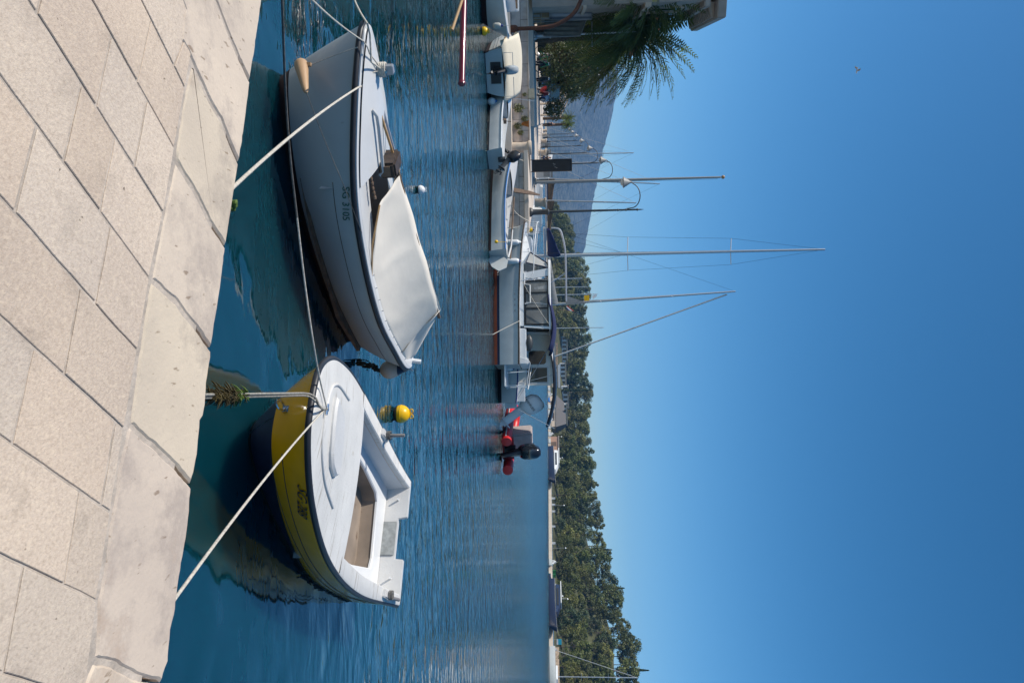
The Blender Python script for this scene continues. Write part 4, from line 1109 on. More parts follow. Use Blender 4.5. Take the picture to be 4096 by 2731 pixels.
# B1 white boat with brown cockpit
H1 = ghull(5.6, 2.1, 1.0, .78, .75, tr=.85)
b1 = gboat('day_boat', 'white boat with brown timber cockpit panel at the top left edge', (-17.6, 26.6, 0), .04, H1, dict(hull=K['white_hull'], anti=K['antifoul'], rail=K['white'], deck=K['white_gel']), boot=.2)
mb = MB(); mb.bb(1.5, 4.4, .58, .66, .8, 1.42); mb.bb(4.32, 4.4, -.5, .58, .8, 1.3); mb.bb(1.5, 4.4, -.62, -.54, .8, .95); mb.build('coaming', K['white'], b1, bev=.03)
mb = MB(); mb.bb(1.55, 4.3, .555, .578, .82, 1.36); mb.build('timber_panel', K['wood'], b1)
mb = MB(); mb.tube([(5.3, -.1, .95), (5.6, 0, 1.02)], .03, 6); mb.build('bow_fitting', K['white'], b1)
def fender_h(label, c, r, h, body, cap, rz=0):
    t = thing('fender', label, 'fender', c, rz)
    mb = MB(); mb.lathe([(.001, -h / 2)] + [(r * math.sin(a), -h / 2 + r * (1 - math.cos(a))) for a in (.5, 1, 1.57)] + [(r * math.sin(a), h / 2 - r * (1 - math.cos(a))) for a in (1.57, 1, .5)], 16); mb.build('fender_body', body, t)
    mb = MB(); mb.lathe([(r * .55, h / 2 - r * .2), (r * .4, h / 2 + .03), (.02, h / 2 + .07)], 14); mb.build('fender_cap', cap, t)
    mb = MB(); mb.tube([(0, 0, h / 2 + .05), (0.01, .02, h / 2 + .35)], .008, 5); mb.build('lanyard', K['rope'], t)
    return t
fender_h('pale fender with blue end hanging at the bow of the timber cockpit boat', ony(1988, 104, 26.0), .11, .34, K['fender_grey'], K['blue'])
buoy('yellow ball buoy floating before the cream covered motorboat', 1924, 126, 0.32, K['buoy_yellow'])

# B2 cream covered motorboat, stern to the camera
H2 = ghull(4.8, 2.05, .95, .75, .7, tr=.92)
b2 = gboat('motorboat', 'white motorboat under a cream tarpaulin, grey covered outboard on its stern', (-11.0, 27.9, 0), R(122), H2, dict(hull=K['white_hull'], anti=K['antifoul'], rail=K['wood_tan'], deck=K['white_gel'], transom=K['white_hull']), boot=.15)
tp = MB(); rings = []
for k in range(17):
    f = k / 16; y = lerp(-1.22, 1.22, f); row = []
    for j, (x, z) in enumerate(((-.02, .76), (.5, .95), (1.2, 1.24), (1.9, 1.42), (2.6, 1.3), (3.4, 1.15), (4.3, 1.05))):
        e = abs(2 * f - 1); w_ = 1.0 if x < 2.2 else (1 - .55 * ((x - 2.2) / 2.2) ** 1.5)
        row.append(V((x, y * w_, z - .10 * e ** 3 + .02 * math.sin(5 * f + 2.3 * x))))
    rings.append(row)
tp.loft(rings, False, False)
tpo = tp.build('tarpaulin', K['cream'], b2, ang=60); md = tpo.modifiers.new('thick', 'SOLIDIFY'); md.thickness = .006
mb = MB(); mb.bb(-.03, .0, -.42, .42, .2, .62); mb.build('motor_well', K['black'], b2)
mb = MB()
for y in (-.95, .75): mb.tube([(.05, y, .75), (.05, y, 1.12), (.05, y * .2, 1.12)], .014, 6)
mb.build('stern_rail', K['alu'], b2)
om = outboard('', (-.05, .1, .62), 0, (K['grey_fabric'], K['black'], K['black']), R(38), .95, parent=b2)
mb = MB(); mb.tube([(.1, -1.05, .74), (.1, -1.05, 1.1), (.1, -1.2, 2.0)], .012, 6); mb.build('boathook', K['alu'], b2)
mb = MB()
for z in (.34, .46): mb.tube([H2.p(.02 + .7 * i / 20, z, 1, .004) for i in range(21)], .012, 5)
mb.build('hull_ribs', K['grey'], b2)

# B3 pale rowing boat with black outboard
H3 = ghull(4.3, 1.7, .95, .62, .62, tr=.78)
b3 = gboat('rowing_boat', 'pale blue-white open boat with a tilted black outboard, bow against the wall', (-7.5, 28.1, 0), R(152), H3, dict(hull=K['white_hull'], anti=K['black'], rail=K['white'], deck=K['white_gel'], inner=K['ltgrey'], floor=K['ltgrey']), open_=(3.1, .25), boot=.1)
outboard('', (-.02, .05, .68), 0, (K['black'], K['darkgrey'], K['black']), R(52), .95, parent=b3)
mb = MB(); mb.box((1.6, .55, .72), (.12, .2, .12)); mb.tube([(1.6, .55, .75), (1.55, .55, .98)], .015, 6); mb.build('oarlock', K['wood'], b3)
fender_h('round white ball fender with blue cap beside the pale open boat stern', ony(1967, 407, 28.6), .17, .36, K['white'], K['midblue'])
# B4 blue-trimmed open boat with big rudder
H4 = ghull(5.5, 2.0, 1.08, .68, .72, tr=.45, wl_=.75)
b4 = gboat('open_boat', 'white open wooden boat with blue rail and broad rudder, brown inside', (-3.55, 28.2, 0), R(150.5), H4, dict(hull=K['white_hull'], anti=K['antifoul'], rail=K['midblue'], deck=K['white_old'], inner=K['grey_white'], floor=K['wood'], thwart=K['white_old']), open_=(4.0, .25), boot=.1)
mb = MB(); mb.prism([(x, z) for x, z in ((-.02, 0.1), (-.08, .62), (-.25, .78), (-.62, .72), (-.78, .42), (-.55, .12), (-.2, -.05))], -.02, .02)
mb.xform(Matrix.Rotation(R(90), 4, 'X')); mb.build('rudder', K['white_hull'], b4)
mb = MB(); mb.tube([(-.1, 0, .78), (.5, 0, .9), (1.3, .05, .95)], [.05, .035, .025], 8); mb.build('tiller', K['white_old'], b4)
mb = MB(); mb.tube([(.4, -.75, .82), (3.6, -.5, .95)], .035, 8); mb.tube([(.7, -.6, .84), (3.2, -.35, .95)], .025, 8); mb.build('oar', K['wood'], b4)
mb = MB(); mb.box((2.2, .3, .7), (1.1, .09, .06)); mb.box((1.2, .62, .8), (.5, .08, .05)); mb.build('loose_plank', K['white_old'], b4, bev=.01)
mb = MB(); mb.ball((.1, .82, .35), .075, 10); mb.tube([(.1, .8, .42), (.15, .72, .75)], .01, 5); mb.build('float', K['buoy_yellow'], b4)
fb_ = H4.p(.86, .75, 1, .09)
t = thing('fender', 'black tubular fender hung at the bow of the blue trimmed boat', 'fender', Matrix.Translation(V((-3.55, 28.2, 0))) @ Matrix.Rotation(R(150.5), 4, 'Z') @ fb_)
mb = MB(); mb.tube([(-.22, -.02, -.3), (.0, 0, 0.05), (.28, .02, .22)], .075, 10); mb.build('fender_body', K['black'], t); mb = MB(); mb.tube([(.28, .02, .22), (.35, -.1, .4)], .01, 5); mb.build('lanyard', K['rope'], t)
rope('mooring_rope', 'slack tan rope from the blue trimmed boat to the pier edge', sag(V((-6.2, 30.3, .85)), V((-5.9, 33.6, 1.5)), .25), .018, K['rope'])
rope('mooring_rope', 'thin tan rope from the pale open boat stern up towards the pier', sag(V((-8.3, 29.4, .7)), V((-8.9, 33.7, 1.3)), .2), .014, K['rope'])

# B6 white cabin cruiser, bow to the left
H6 = ghull(6.7, 2.5, 1.42, 1.12, 1.1, tr=.88, wl_=.86, tw=.86, keel=-.4)
B6L = V((1.15, 30.9, 0)); B6R = R(172)
b6 = gboat('cabin_cruiser', 'white cabin cruiser with orange-red antifouling, smoky side windows and navy canopy', B6L, B6R, H6, dict(hull=K['white_hull'], anti=K['orange_af'], rail=K['wood_dark'], deck=K['white_gel']), boot=.13, stripe=(.131, .24, K['navy']), rail=.035)
def tape(mb, poly0, poly1): mb.loft([poly0, poly1], True, True)
cb = MB()
# foredeck trunk, wheelhouse body and coamings
rings = []
for x, w_, z in ((6.0, .35, 1.46), (5.3, .62, 1.6), (4.6, .78, 1.72)):
    u = 1 - math.sqrt(1 - x / H6.L); z0 = H6.zs(u)
    rings.append([V((x, -w_, z0)), V((x, -w_ * .9, z)), V((x, w_ * .9, z)), V((x, w_, z0))])
cb.loft(rings, True, True)
cb.bb(1.7, 4.62, -.98, -.93, 1.1, 1.32); cb.bb(1.7, 4.62, .93, .98, 1.1, 1.32)
for x in (2.0, 4.2): pass
cb.build('cabin_trunk', K['white'], b6, bev=.02)
hr_ = MB()
roofp = [(1.55, -.98), (4.3, -.98), (4.75, -.75), (4.85, 0), (4.75, .75), (4.3, .98), (1.55, .98)]
hr_.prism(roofp, 2.42, 2.52, .03); hr_.build('hardtop', K['white'], b6)
for sd in (1, -1):
    for xa, xb, wd_ in ((1.7, 1.62, .1), (3.95, 4.15, .34)):
        po = MB(); po.loft([[V((xa - wd_ / 2, sd * .96, 1.32)), V((xa + wd_ / 2, sd * .96, 1.32)), V((xa + wd_ / 2, sd * .91, 1.32)), V((xa - wd_ / 2, sd * .91, 1.32))],
                 [V((xb - wd_ / 2, sd * .94, 2.44)), V((xb + wd_ / 2, sd * .94, 2.44)), V((xb + wd_ / 2, sd * .89, 2.44)), V((xb - wd_ / 2, sd * .89, 2.44))]])
        po.build('roof_post', K['white'], b6)
for sd, nm in ((1, 'side_window'), (-1, 'side_window')):
    y = sd * .955
    fr = MB(); X0, X1 = 1.74, 3.76
    fr.bb(X0, X1, y - .02, y + .02, 1.325, 1.42); fr.bb(X0, X1, y - .02, y + .02, 2.36, 2.415)
    for x in (X0 + .03, 2.5, 3.2, X1 - .03): fr.bb(x - .035, x + .035, y - .019, y + .019, 1.42, 2.36)
    fo = fr.build(nm, K['black'], b6)
    gl = MB(); gl.face((X0, y, 1.42), (X1, y, 1.42), (X1, y, 2.36), (X0, y, 2.36)); gl.build('pane', K['glass_clear'], fo)
ws = MB(); wf_ = MB()
wq_ = [V((4.6, .9, 1.42)), V((5.15, .62, 1.62)), V((4.62, .6, 2.40)), V((4.35, .9, 2.40))]
for sd in (1, -1):
    P = [V((p.x, p.y * sd, p.z)) for p in wq_]; ws.face(*P)
    wf_.tube(P + [P[0]], .03, 6)
ws.face(V((5.15, .62, 1.62)), V((5.15, -.62, 1.62)), V((4.62, -.6, 2.40)), V((4.62, .6, 2.40)))
wo = wf_.build('windscreen', K['navy'], b6); ws.build('pane', K['vinyl'], wo)
it = MB(); it.bb(2.2, 2.8, -.7, -.1, 1.1, 1.9); it.bb(3.0, 3.9, -.85, .1, 1.1, 1.75); it.build('seat', K['tan_fabric'], b6, bev=.05)
bi = MB(); rings = []
for i in range(9):
    f = i / 8; x = lerp(.6, 3.1, f); z = 2.56 + .2 * math.sin(math.pi * min(1, f * 1.1)) ; rings.append([V((x, y, z - .12 * (y / 1.0) ** 2)) for y in (-1.05, -.5, 0, .5, 1.05)])
bi.loft(rings, False, False); bo = bi.build('bimini', K['blue_fabric'], b6); md = bo.modifiers.new('t', 'SOLIDIFY'); md.thickness = .06
gr = MB()
pul = [H6.p(u, H6.zs(u), 1, -.06) + V((0, 0, .55)) for u in (.36, .5, .65, .8, .92)]
pul = [H6.p(.33, H6.zs(.33), 1, -.04)] + pul + [V((6.75, 0, 2.02))] + [V((p.x, -p.y, p.z)) for p in pul[::-1]]
gr.tube(spline(pul, 5), .02, 7)
for u in (.5, .65, .8, .92):
    for sd in (1, -1):
        p = H6.p(u, H6.zs(u), 1, -.06); gr.tube([V((p.x, sd * p.y, p.z)), V((p.x, sd * p.y, p.z + .55))], .014, 6)
gr.build('bow_rail', K['white'], b6)
gs = MB(); 
gs.tube([V((x, .97, 1.36)) for x in (4.1, 3.6)] + [V((3.55, .97, 1.6)), V((2.75, .97, 1.6)), V((2.7, .97, 1.36))], .028, 8); gs.build('grab_rail', K['white'], b6)
ps = MB()
ps.tube(spline([(.3, 1.1, 1.12), (.1, 1.1, 1.55), (-.3, .9, 1.5), (-.9, .7, 1.42), (-.95, -.7, 1.42), (-.3, -.9, 1.5), (.1, -1.1, 1.55), (.3, -1.1, 1.12)], 5), .02, 7)
ps.tube([(-.3, .9, 1.5), (-.35, .9, .55), (-.9, .7, .5), (-.92, .7, 1.42)], .02, 7); ps.tube([(-.93, 0, 1.42), (-.93, 0, .5), (-.93, -.4, .5)], .016, 6); ps.tube([(-.92, .7, .95), (-.93, -.7, .95)], .014, 6)
ps.build('stern_rail', K['white'], b6)
pf = MB(); pf.bb(-.95, .02, -.9, .9, .42, .5); pf.build('swim_platform', K['white'], b6, bev=.02)
ck = MB(); ck.bb(-.0, .3, -1.0, 1.0, 1.1, 1.5); ck.bb(.0, 1.6, .93, 1.02, 1.1, 1.42); ck.bb(0, 1.6, -1.02, -.93, 1.1, 1.42); ck.build('cockpit_coaming', K['white'], b6, bev=.04)
cv = MB(); cv.ball((.95, .9, 1.52), .2, 12, (1.9, .6, .9)); cv.build('seat_cover', K['darkgrey'], b6)
vn = MB()
for i in range(4): vn.box(H6.p(.2 + .025 * i, .93, 1, .004), (.1, .01, .045))
vn.build('vent', K['grey'], b6)
for x, nm in ((3.9, 0), (2.8, 1)):
    s = MB(); s.tube([(x, .96, 1.34), (x - .15, .95, 2.5)], .014, 6); s.build('canopy_pole', K['alu'], b6)
text_on('Vita', .2, lambda a, b: V((5.35 - a, .60 - .0 * a + .0, 1.50 + b * .45)), K['blue'], b6, 'boat_name', shear=.3, w=.45)
M6 = Matrix.Translation(B6L) @ Matrix.Rotation(B6R, 4, 'Z')
for u, lb, cp in ((.62, 'white sausage fender hanging high near the cabin cruiser bow', 'white'), (.46, 'white sausage fender with blue end along the cabin cruiser side', 'blue')):
    p = H6.p(u, .85, 1, .16); fender_h(lb, M6 @ p, .13, .62, K['white'], K[cp])
rope('mooring_rope', 'pale rope slanting down from the cabin cruiser rail into the water', sag(M6 @ V((1.9, 1.22, 1.14)), M6 @ V((1.2, 1.9, 0.0)), .02), .016, K['rope'])
rope('mooring_rope', 'thin rope draped along the cabin cruiser side from canopy to fender', sag(M6 @ V((4.0, 1.24, 1.1)), M6 @ V((1.8, 1.0, 2.4)), .05) + [], .010, K['rope'])
# B7 second cabin boat behind, stern to the right
H7 = ghull(6.2, 2.3, 1.25, .95, .85, tr=.9, wl_=.85)
B7L = V((2.95, 32.9, 0)); B7R = R(176)
b7 = gboat('cabin_boat', 'white cabin boat with glazed sliding door, long dark bimini and white outboard', B7L, B7R, H7, dict(hull=K['white_hull'], anti=K['black'], rail=K['blue'], deck=K['white_gel']), boot=.14)
mb = MB(); mb.bb(1.0, 3.4, -.9, -.86, .9, 2.5); mb.bb(.8, 3.4, .86, .9, .9, 1.3); mb.bb(1.7, 3.4, .86, .9, 1.3, 2.5); mb.bb(.8, .9, .86, .9, 1.3, 2.5); mb.bb(.9, 1.7, .86, .9, 2.36, 2.5); mb.bb(3.4, 3.46, -.9, .9, .9, 2.5)
mb.loft([[V((3.46, y, z)) for y, z in ((-.88, .95), (-.88, 1.9), (.88, 1.9), (.88, .95))], [V((5.2, y, z)) for y, z in ((-.4, 1.1), (-.4, 1.35), (.4, 1.35), (.4, 1.1))]])
mb.build('cabin', K['cream_white'], b7, bev=.015)
mb = MB(); mb.prism([(.9, -.98), (3.6, -.98), (3.6, .98), (.9, .98)], 2.5, 2.58, .03); mb.build('roof', K['white'], b7)
mb = MB(); mb.prism([(x, z) for x, z in ((1.88, 1.45), (1.8, 1.55), (1.8, 2.15), (1.88, 2.25), (2.35, 2.25), (2.43, 2.15), (2.43, 1.55), (2.35, 1.45))], -.92, -.9); mb.xform(Matrix.Rotation(R(90), 4, 'X')); wo = mb.build('side_window', K['blackgloss'], b7)
mb = MB(); mb.bb(.9, 1.7, .87, .89, 1.3, 1.36); mb.bb(.9, 1.7, .87, .89, 2.3, 2.36)
for x in (.93, 1.67): mb.bb(x - .03, x + .03, .865, .895, 1.36, 2.3)
do = mb.build('sliding_door', K['alu'], b7); mb = MB(); mb.face((.9, .88, 1.36), (1.7, .88, 1.36), (1.7, .88, 2.3), (.9, .88, 2.3)); mb.build('pane', K['glass_green'], do)
mb = MB(); rings = []
for i in range(9):
    f = i / 8; x = lerp(-1.15, 2.5, f); z = 2.62 + .16 * math.sin(math.pi * f) - .25 * (1 - f) ** 3; rings.append([V((x, y * lerp(.6, 1, min(1, f * 2)), z - .12 * y * y)) for y in (-1.05, -.5, 0, .5, 1.05)])
mb.loft(rings, False, False); bo = mb.build('bimini', K['black'], b7); md = bo.modifiers.new('t', 'SOLIDIFY'); md.thickness = .05
mb = MB()
for xa, xb in ((.2, 2.9), (.9, 1.3), (-.3, -1.2)): mb.tube([(xa, 1.0, .92), (xb, 1.0, 2.6)], .014, 6)
mb.build('bimini_pole', K['alu'], b7)
mb = MB(); mb.bb(.05, 1.0, .55, .95, .85, 1.25); mb.bb(.05, .12, -.9, .55, .8, 1.15); mb.build('stern_seat', K['white'], b7, bev=.03)
om = outboard('', (-.1, .15, .72), 0, (K['white'], K['white'], K['black']), R(35), 1.85, parent=b7, txt=('EVINRUDE', .09, K['ink']))
fender_h('short white fender with blue ends below the glazed cabin boat cockpit', (Matrix.Translation(B7L) @ Matrix.Rotation(B7R, 4, 'Z')) @ V((1.6, 1.28, .5)), .11, .46, K['white'], K['blue'], 0)
# B8 red inflatable
rb = thing('inflatable_boat', 'red inflatable boat with grey covered console and glossy black outboard', 'boat', (5.2, 33.2, 0), R(112))
mb = MB()
for sd in (1, -1):
    mb.tube(spline([V((-.75, sd * .78, .33)), V((-.3, sd * .8, .33)), V((2.2, sd * .8, .36)), V((3.3, sd * .5, .48)), V((3.7, 0, .56))], 6), [.05] + [.25] * 24, 14)
mb.build('tube', K['red'], rb)
mb = MB()
for sd in (1, -1): mb.tube(spline([V((-.6, sd * 1.03, .3)), V((-.2, sd * 1.06, .3)), V((2.2, sd * 1.06, .33))], 6), .03, 6)
mb.build('rubbing_strip', K['ltgrey'], rb)
mb = MB(); mb.bb(-.02, .05, -.6, .6, .05, .62); mb.bb(.05, 3.0, -.6, .6, .1, .16); mb.build('transom', MT('red_board', (.4, .015, .02), .4), rb)
mb = MB(); mb.loft([[V((1.0 + x * .5, y * .42, z)) for x, y in ((-1, -1), (1, -1), (1, 1), (-1, 1))] for z in (.16, .7)] + [[V((1.0 + x * .45, y * .5, z)) for x, y in ((-1, -1), (1, -1), (1, 1), (-1, 1))] for z in (1.3, 1.5)]); mb.build('console_cover', MT('grey_pink_cover', (.42, .37, .36), .85, var=.12, vs=4), rb, bev=.06)
outboard('', (-.08, 0, .62), 0, (K['blackgloss'], K['black'], K['wood_tan']), R(20), 1.8, parent=rb)
# ---------------------------------------------------------------- palms
def frond_mesh(mb, base, az, el, L, droop, q, leaf=.42, n=26, wd=.03):
    pts = []; d = V((math.cos(az) * math.cos(el), math.sin(az) * math.cos(el), math.sin(el))); p = V(base)
    for i in range(n + 1):
        pts.append(p.copy()); p = p + d * (L / n); d = (d + V((0, 0, -droop / n))).normalized()
    mb.tube([pts[0], pts[n // 2], pts[n]], [.04, .025, .008], 4, False)
    for i in range(2, n):
        t = (pts[i] - pts[i - 1]).normalized(); s = t.cross(V((0, 0, 1)))
        s = s.normalized() if s.length > .01 else V((1, 0, 0)); u = s.cross(t)
        f = i / n; l = leaf * math.sin(math.pi * min(.97, .12 + f * .85)) ** .7
        for sd in (-1, 1):
            e = pts[i] + (s * sd * .8 + t * .75 + u * q.uniform(-.05, .35)).normalized() * l * q.uniform(.8, 1.1) + V((0, 0, -.25 * l))
            w_ = t * wd
            mid = pts[i].lerp(e, .5)
            mb.face(pts[i] - w_ * .6, mid - w_ * 1.3, e, mid + w_ * 1.3, pts[i] + w_ * .6)
def leafmat(name, col, rand=.0, tr=.35):
    mt = MT(name, col, .55, var=.35, vs=2.5, rand=rand)
    T, N, L = nt(mt); b = N['Principled BSDF']; out = N['Material Output']
    t = N.new('ShaderNodeBsdfTranslucent'); t.inputs['Color'].default_value = (*[c * 1.5 for c in col], 1)
    m_ = N.new('ShaderNodeMixShader'); m_.inputs[0].default_value = tr
    L.new(b.outputs[0], m_.inputs[1]); L.new(t.outputs[0], m_.inputs[2]); L.new(m_.outputs[0], out.inputs['Surface'])
    return mt
K['palm'] = leafmat('palm_fronds', (.085, .12, .026), .1, .35)
K['palmdry'] = MT('dry_palm_boots', (.085, .055, .035), .9, var=.5, vs=7, bump=.6, bs=8)
K['bark'] = MT('grey_brown_bark', (.11, .085, .065), .9, var=.3, vs=4, bump=.5, bs=7)
def palm(label, loc, h, R_, n, seed, tr=.42, leaf=.5, group='date palms on the promenade', name='palm_tree', n2=26):
    q = random.Random(seed); t = thing(name, label, 'palm tree', loc, 0, group)
    mb = MB(); rings = []
    for i in range(24):
        f = i / 23; r = tr * (1 + .25 * max(0, f - .75) * 4 * .6) * (1.0 + .06 * (i % 2)); rings.append((r, h * f))
    mb.lathe(rings, 14); mb.build('trunk', K['palmdry'], t)
    cr_ = MB()
    for i in range(n):
        az = 2.4 * i + q.uniform(-.3, .3); el = R(lerp(78, -38, (i / n) ** .9)) + q.uniform(-.1, .1)
        frond_mesh(cr_, (0, 0, h), az, el, R_ * q.uniform(.85, 1.1), lerp(1.25, .8, i / n) + q.uniform(0, .45), q, leaf, n2, .045 if leaf > .3 else .035)
    cr_.build('crown', K['palm'], t, rec=False)
    return t
palm('big date palm with thick trunk behind the silver lamp, tall crown against the sky', (-20.6, 46, 1.7), 6.4, 5.3, 165, 3, .46, .8)
palm('second date palm, lower crown drooping in front of the mountain', (-25.6, 61, 1.7), 4.4, 5.2, 150, 8, .42, .8)
palm('date palm farthest left, its dark fronds before the stone house', (-20.3, 40.5, 1.7), 6.4, 4.0, 60, 21, .4, .65)
GF = 'small fan palms at the end of the promenade'
palm('small fan palm on the promenade, left of the pair', (ony(2195, 474, 108).x, 108, 1.7), 4.0, 1.5, 40, 5, .22, .3, GF, n2=12)
palm('small fan palm on the promenade, right of the pair beside the lamp row', (ony(2195, 500, 104).x, 104, 1.7), 3.9, 1.4, 36, 6, .2, .3, GF, n2=12)

# ---------------------------------------------------------------- houses on the left
def house(name, label, loc, rz, w_, d_, h, roof, wins, cat='house'):
    t = thing(name, label, cat, loc, rz)
    mb = MB(); mb.bb(-w_ / 2, w_ / 2, 0, d_, 0, h); mb.build('wall', K['facade'], t)
    if roof == 'gable':
        rf = MB(); o_ = .3; rf.add([(-w_ / 2 - o_, -o_, h), (w_ / 2 + o_, -o_, h), (w_ / 2 + o_, d_ + o_, h), (-w_ / 2 - o_, d_ + o_, h), (-w_ / 2 - o_, d_ / 2, h + d_ * .28), (w_ / 2 + o_, d_ / 2, h + d_ * .28)], [(0, 1, 5, 4), (2, 3, 4, 5), (1, 2, 5), (3, 0, 4), (0, 3, 2, 1)])
        r_ = rf.build('roof', K['rooftile'], t); c = MB(); c.bb(w_ * .2, w_ * .2 + .6, d_ * .4, d_ * .4 + .6, h + .4, h + d_ * .28 + .9); c.build('chimney', K['wood'], r_)
    for (face, a, z, ww_, hh) in wins:
        f = MB(); g = MB()
        if face == 'f':
            f.bb(a - ww_ / 2 - .12, a + ww_ / 2 + .12, -.06, -.001, z - .12, z + hh + .12); g.bb(a - ww_ / 2, a + ww_ / 2, -.07, -.061, z, z + hh)
        else:
            x = w_ / 2; f.bb(x + .001, x + .06, a - ww_ / 2 - .12, a + ww_ / 2 + .12, z - .12, z + hh + .12); g.bb(x + .061, x + .07, a - ww_ / 2, a + ww_ / 2, z, z + hh)
        o = f.build('window', K['pale_stone'], t); g.build('pane', K['glass'], o)
    return t
# tall palace at the left edge: its facade runs along the promenade and looks to the right
FA = V((-21.3, 45.5, 0)); FB = V((-18.4, 37.2, 0)); fd = (FB - FA).normalized(); fn = V((-fd.y, fd.x, 0))
if fn.x < 0: fn = -fn
PZ = math.atan2(fd.y, fd.x)
pal = thing('palace', 'tall stone building with heavy bracketed cornice at the upper left edge', 'building', FA + V((0, 0, 1.7)), PZ)
PL_ = 7.0
sgn = 1 if V((-math.sin(PZ), math.cos(PZ), 0)).dot(fn) > 0 else -1
mb = MB(); mb.bb(0, PL_, min(-sgn * 9, 0), max(-sgn * 9, 0), 0, 10.0); mb.build('wall', K['facade'], pal)
mb = MB(); mb.bb(-.75, PL_, min(-sgn * 9, sgn * .95), max(-sgn * 9, sgn * .95), 10.45, 10.95); mb.bb(-.35, PL_, min(-sgn * 9, sgn * .35), max(-sgn * 9, sgn * .35), 9.7, 10.05)
mb.build('cornice', K['facade'], pal, bev=.05)
mb = MB()
for i in range(14): 
    x = -.3 + .48 * i; mb.loft([[V((x + a, sgn * .02, z)) for a, z in ((0, 10.05), (.24, 10.05), (.24, 10.44), (0, 10.44))], [V((x + a, sgn * .85, z)) for a, z in ((0, 10.3), (.24, 10.3), (.24, 10.44), (0, 10.44))]])
for i in range(18):
    y = .2 + .48 * i; mb.bb(-.62, -.02, -sgn * y - .12, -sgn * y + .12, 10.1, 10.44)
mb.build('cornice_brackets', K['facade'], pal)
mb = MB(); mb.bb(-.25, PL_, sgn * .001, sgn * .22, 6.4, 6.75); mb.bb(-.12, -.0, -sgn * 2, sgn * .12, 0, 9.69); mb.bb(-.18, PL_, sgn * .002, sgn * .16, 2.9, 3.1); mb.build('string_course', K['pale_stone'], pal)
for i in range(2):
    o = MB(); o.bb(1.2 + 2.4 * i, 2.4 + 2.4 * i, min(sgn * .001, sgn * .1), max(sgn * .001, sgn * .1), 7.0, 9.0); o = o.build('window', K['pale_stone'], pal); g = MB(); g.bb(1.35 + 2.4 * i, 2.25 + 2.4 * i, min(sgn * .101, sgn * .11), max(sgn * .101, sgn * .11), 7.15, 8.85); g.build('pane', K['glass'], o)
house('stone_house', 'old stone house with orange tiled roof behind the date palms', (-32.6, 58, 1.7), R(-8), 9, 8, 8.6, 'gable', [('f', -1, 4.5, .9, 1.4), ('f', 1.2, 4.5, .9, 1.4), ('f', 3.6, 4.5, .9, 1.4), ('f', 3.6, 1.0, 1.1, 2.2), ('r', 3, 4.5, .9, 1.4)])
house('stone_house', 'dark stone house farther back, mostly hidden by palm fronds', (-40, 80, 1.7), R(-8), 9, 8, 6.0, 'gable', [('f', -2, 3.8, .9, 1.3), ('f', 1.5, 3.8, .9, 1.3), ('r', 4, 3.8, .9, 1.3)])
# cafe canopies, furniture
def cloth(name, label, mat, corners, n=24, amp=.12, cat='awning', frame=None):
    t = thing(name, label, cat, corners[0]); o = V(corners[0]); mb = MB(); rings = []
    a, b, c, d = [V(p) - o for p in corners]
    for i in range(n + 1):
        f = i / n; top = a.lerp(b, f); bot = d.lerp(c, f); row = []
        for k in range(9):
            s = k / 8; p = top.lerp(bot, s); p.y += amp * math.sin(f * 22) * s; row.append(p)
        rings.append(row)
    mb.loft(rings, False, False); ob = mb.build('cloth', mat, t, ang=70)
    md = ob.modifiers.new('t', 'SOLIDIFY'); md.thickness = .01
    mb = MB(); mb.tube([a, b], .03, 6); mb.tube([a, V((a.x, a.y, 1.7 - o.z))], .03, 6); mb.tube([b, V((b.x, b.y, 1.7 - o.z))], .03, 6); mb.build('frame', K['grey'], t)
    return t
def stripe_mat():
    mt = MT('white_grey_striped_cloth', (.5, .5, .52), .85, var=.05); T, N, L = nt(mt); b = N['Principled BSDF']
    wv = N.new('ShaderNodeTexWave'); wv.inputs['Scale'].default_value = .9; tc = N.new('ShaderNodeTexCoord'); L.new(tc.outputs['Object'], wv.inputs['Vector'])
    mx = N.new('ShaderNodeMix'); mx.data_type = 'RGBA'; mx.inputs[6].default_value = (.16, .18, .22, 1); mx.inputs[7].default_value = (.55, .55, .58, 1); L.new(wv.outputs['Fac'], mx.inputs[0]); L.new(mx.outputs[2], b.inputs['Base Color']); return mt
cloth('striped_awning', 'grey and white striped drop awning at the top left edge', stripe_mat(), [(-22.6, 42.2, 5.3), (-19.7, 42.2, 5.3), (-19.7, 42.0, 2.7), (-22.6, 42.0, 2.7)])
cloth('tarpaulin_screen', 'dark grey-green tarpaulin screen hanging left of the palm trunk', MT('grey_green_tarp', (.16, .15, .125), .85, var=.2, vs=2), [(-19.9, 42.6, 5.0), (-18.9, 42.6, 4.6), (-18.9, 42.4, 2.3), (-19.9, 42.4, 2.4)], amp=.09)
def chair(label, loc, rz, mat):
    t = thing('cafe_chair', label, 'chair', loc, rz)
    s = MB(); s.bb(-.22, .22, -.22, .22, .43, .47); s.build('seat', mat, t)
    s = MB()
    for i in range(6): s.bb(-.21 + .08 * i, -.18 + .08 * i, .19, .22, .5, .88)
    s.bb(-.22, .22, .19, .225, .88, .95); s.build('backrest', mat, t)
    for x in (-.19, .19):
        for y in (-.19, .19): s = MB(); s.bb(x - .02, x + .02, y - .02, y + .02, 0, .43); s.build('leg', mat, t)
    return t
chair('light wooden cafe chair below the dark tarpaulin screen', (-19.6, 41.6, 1.72), 2.6, K['wood_tan'])
chair('dark cafe chair at the left edge near the striped awning', (-20.8, 41.2, 1.72), 2.2, K['darkgrey'])
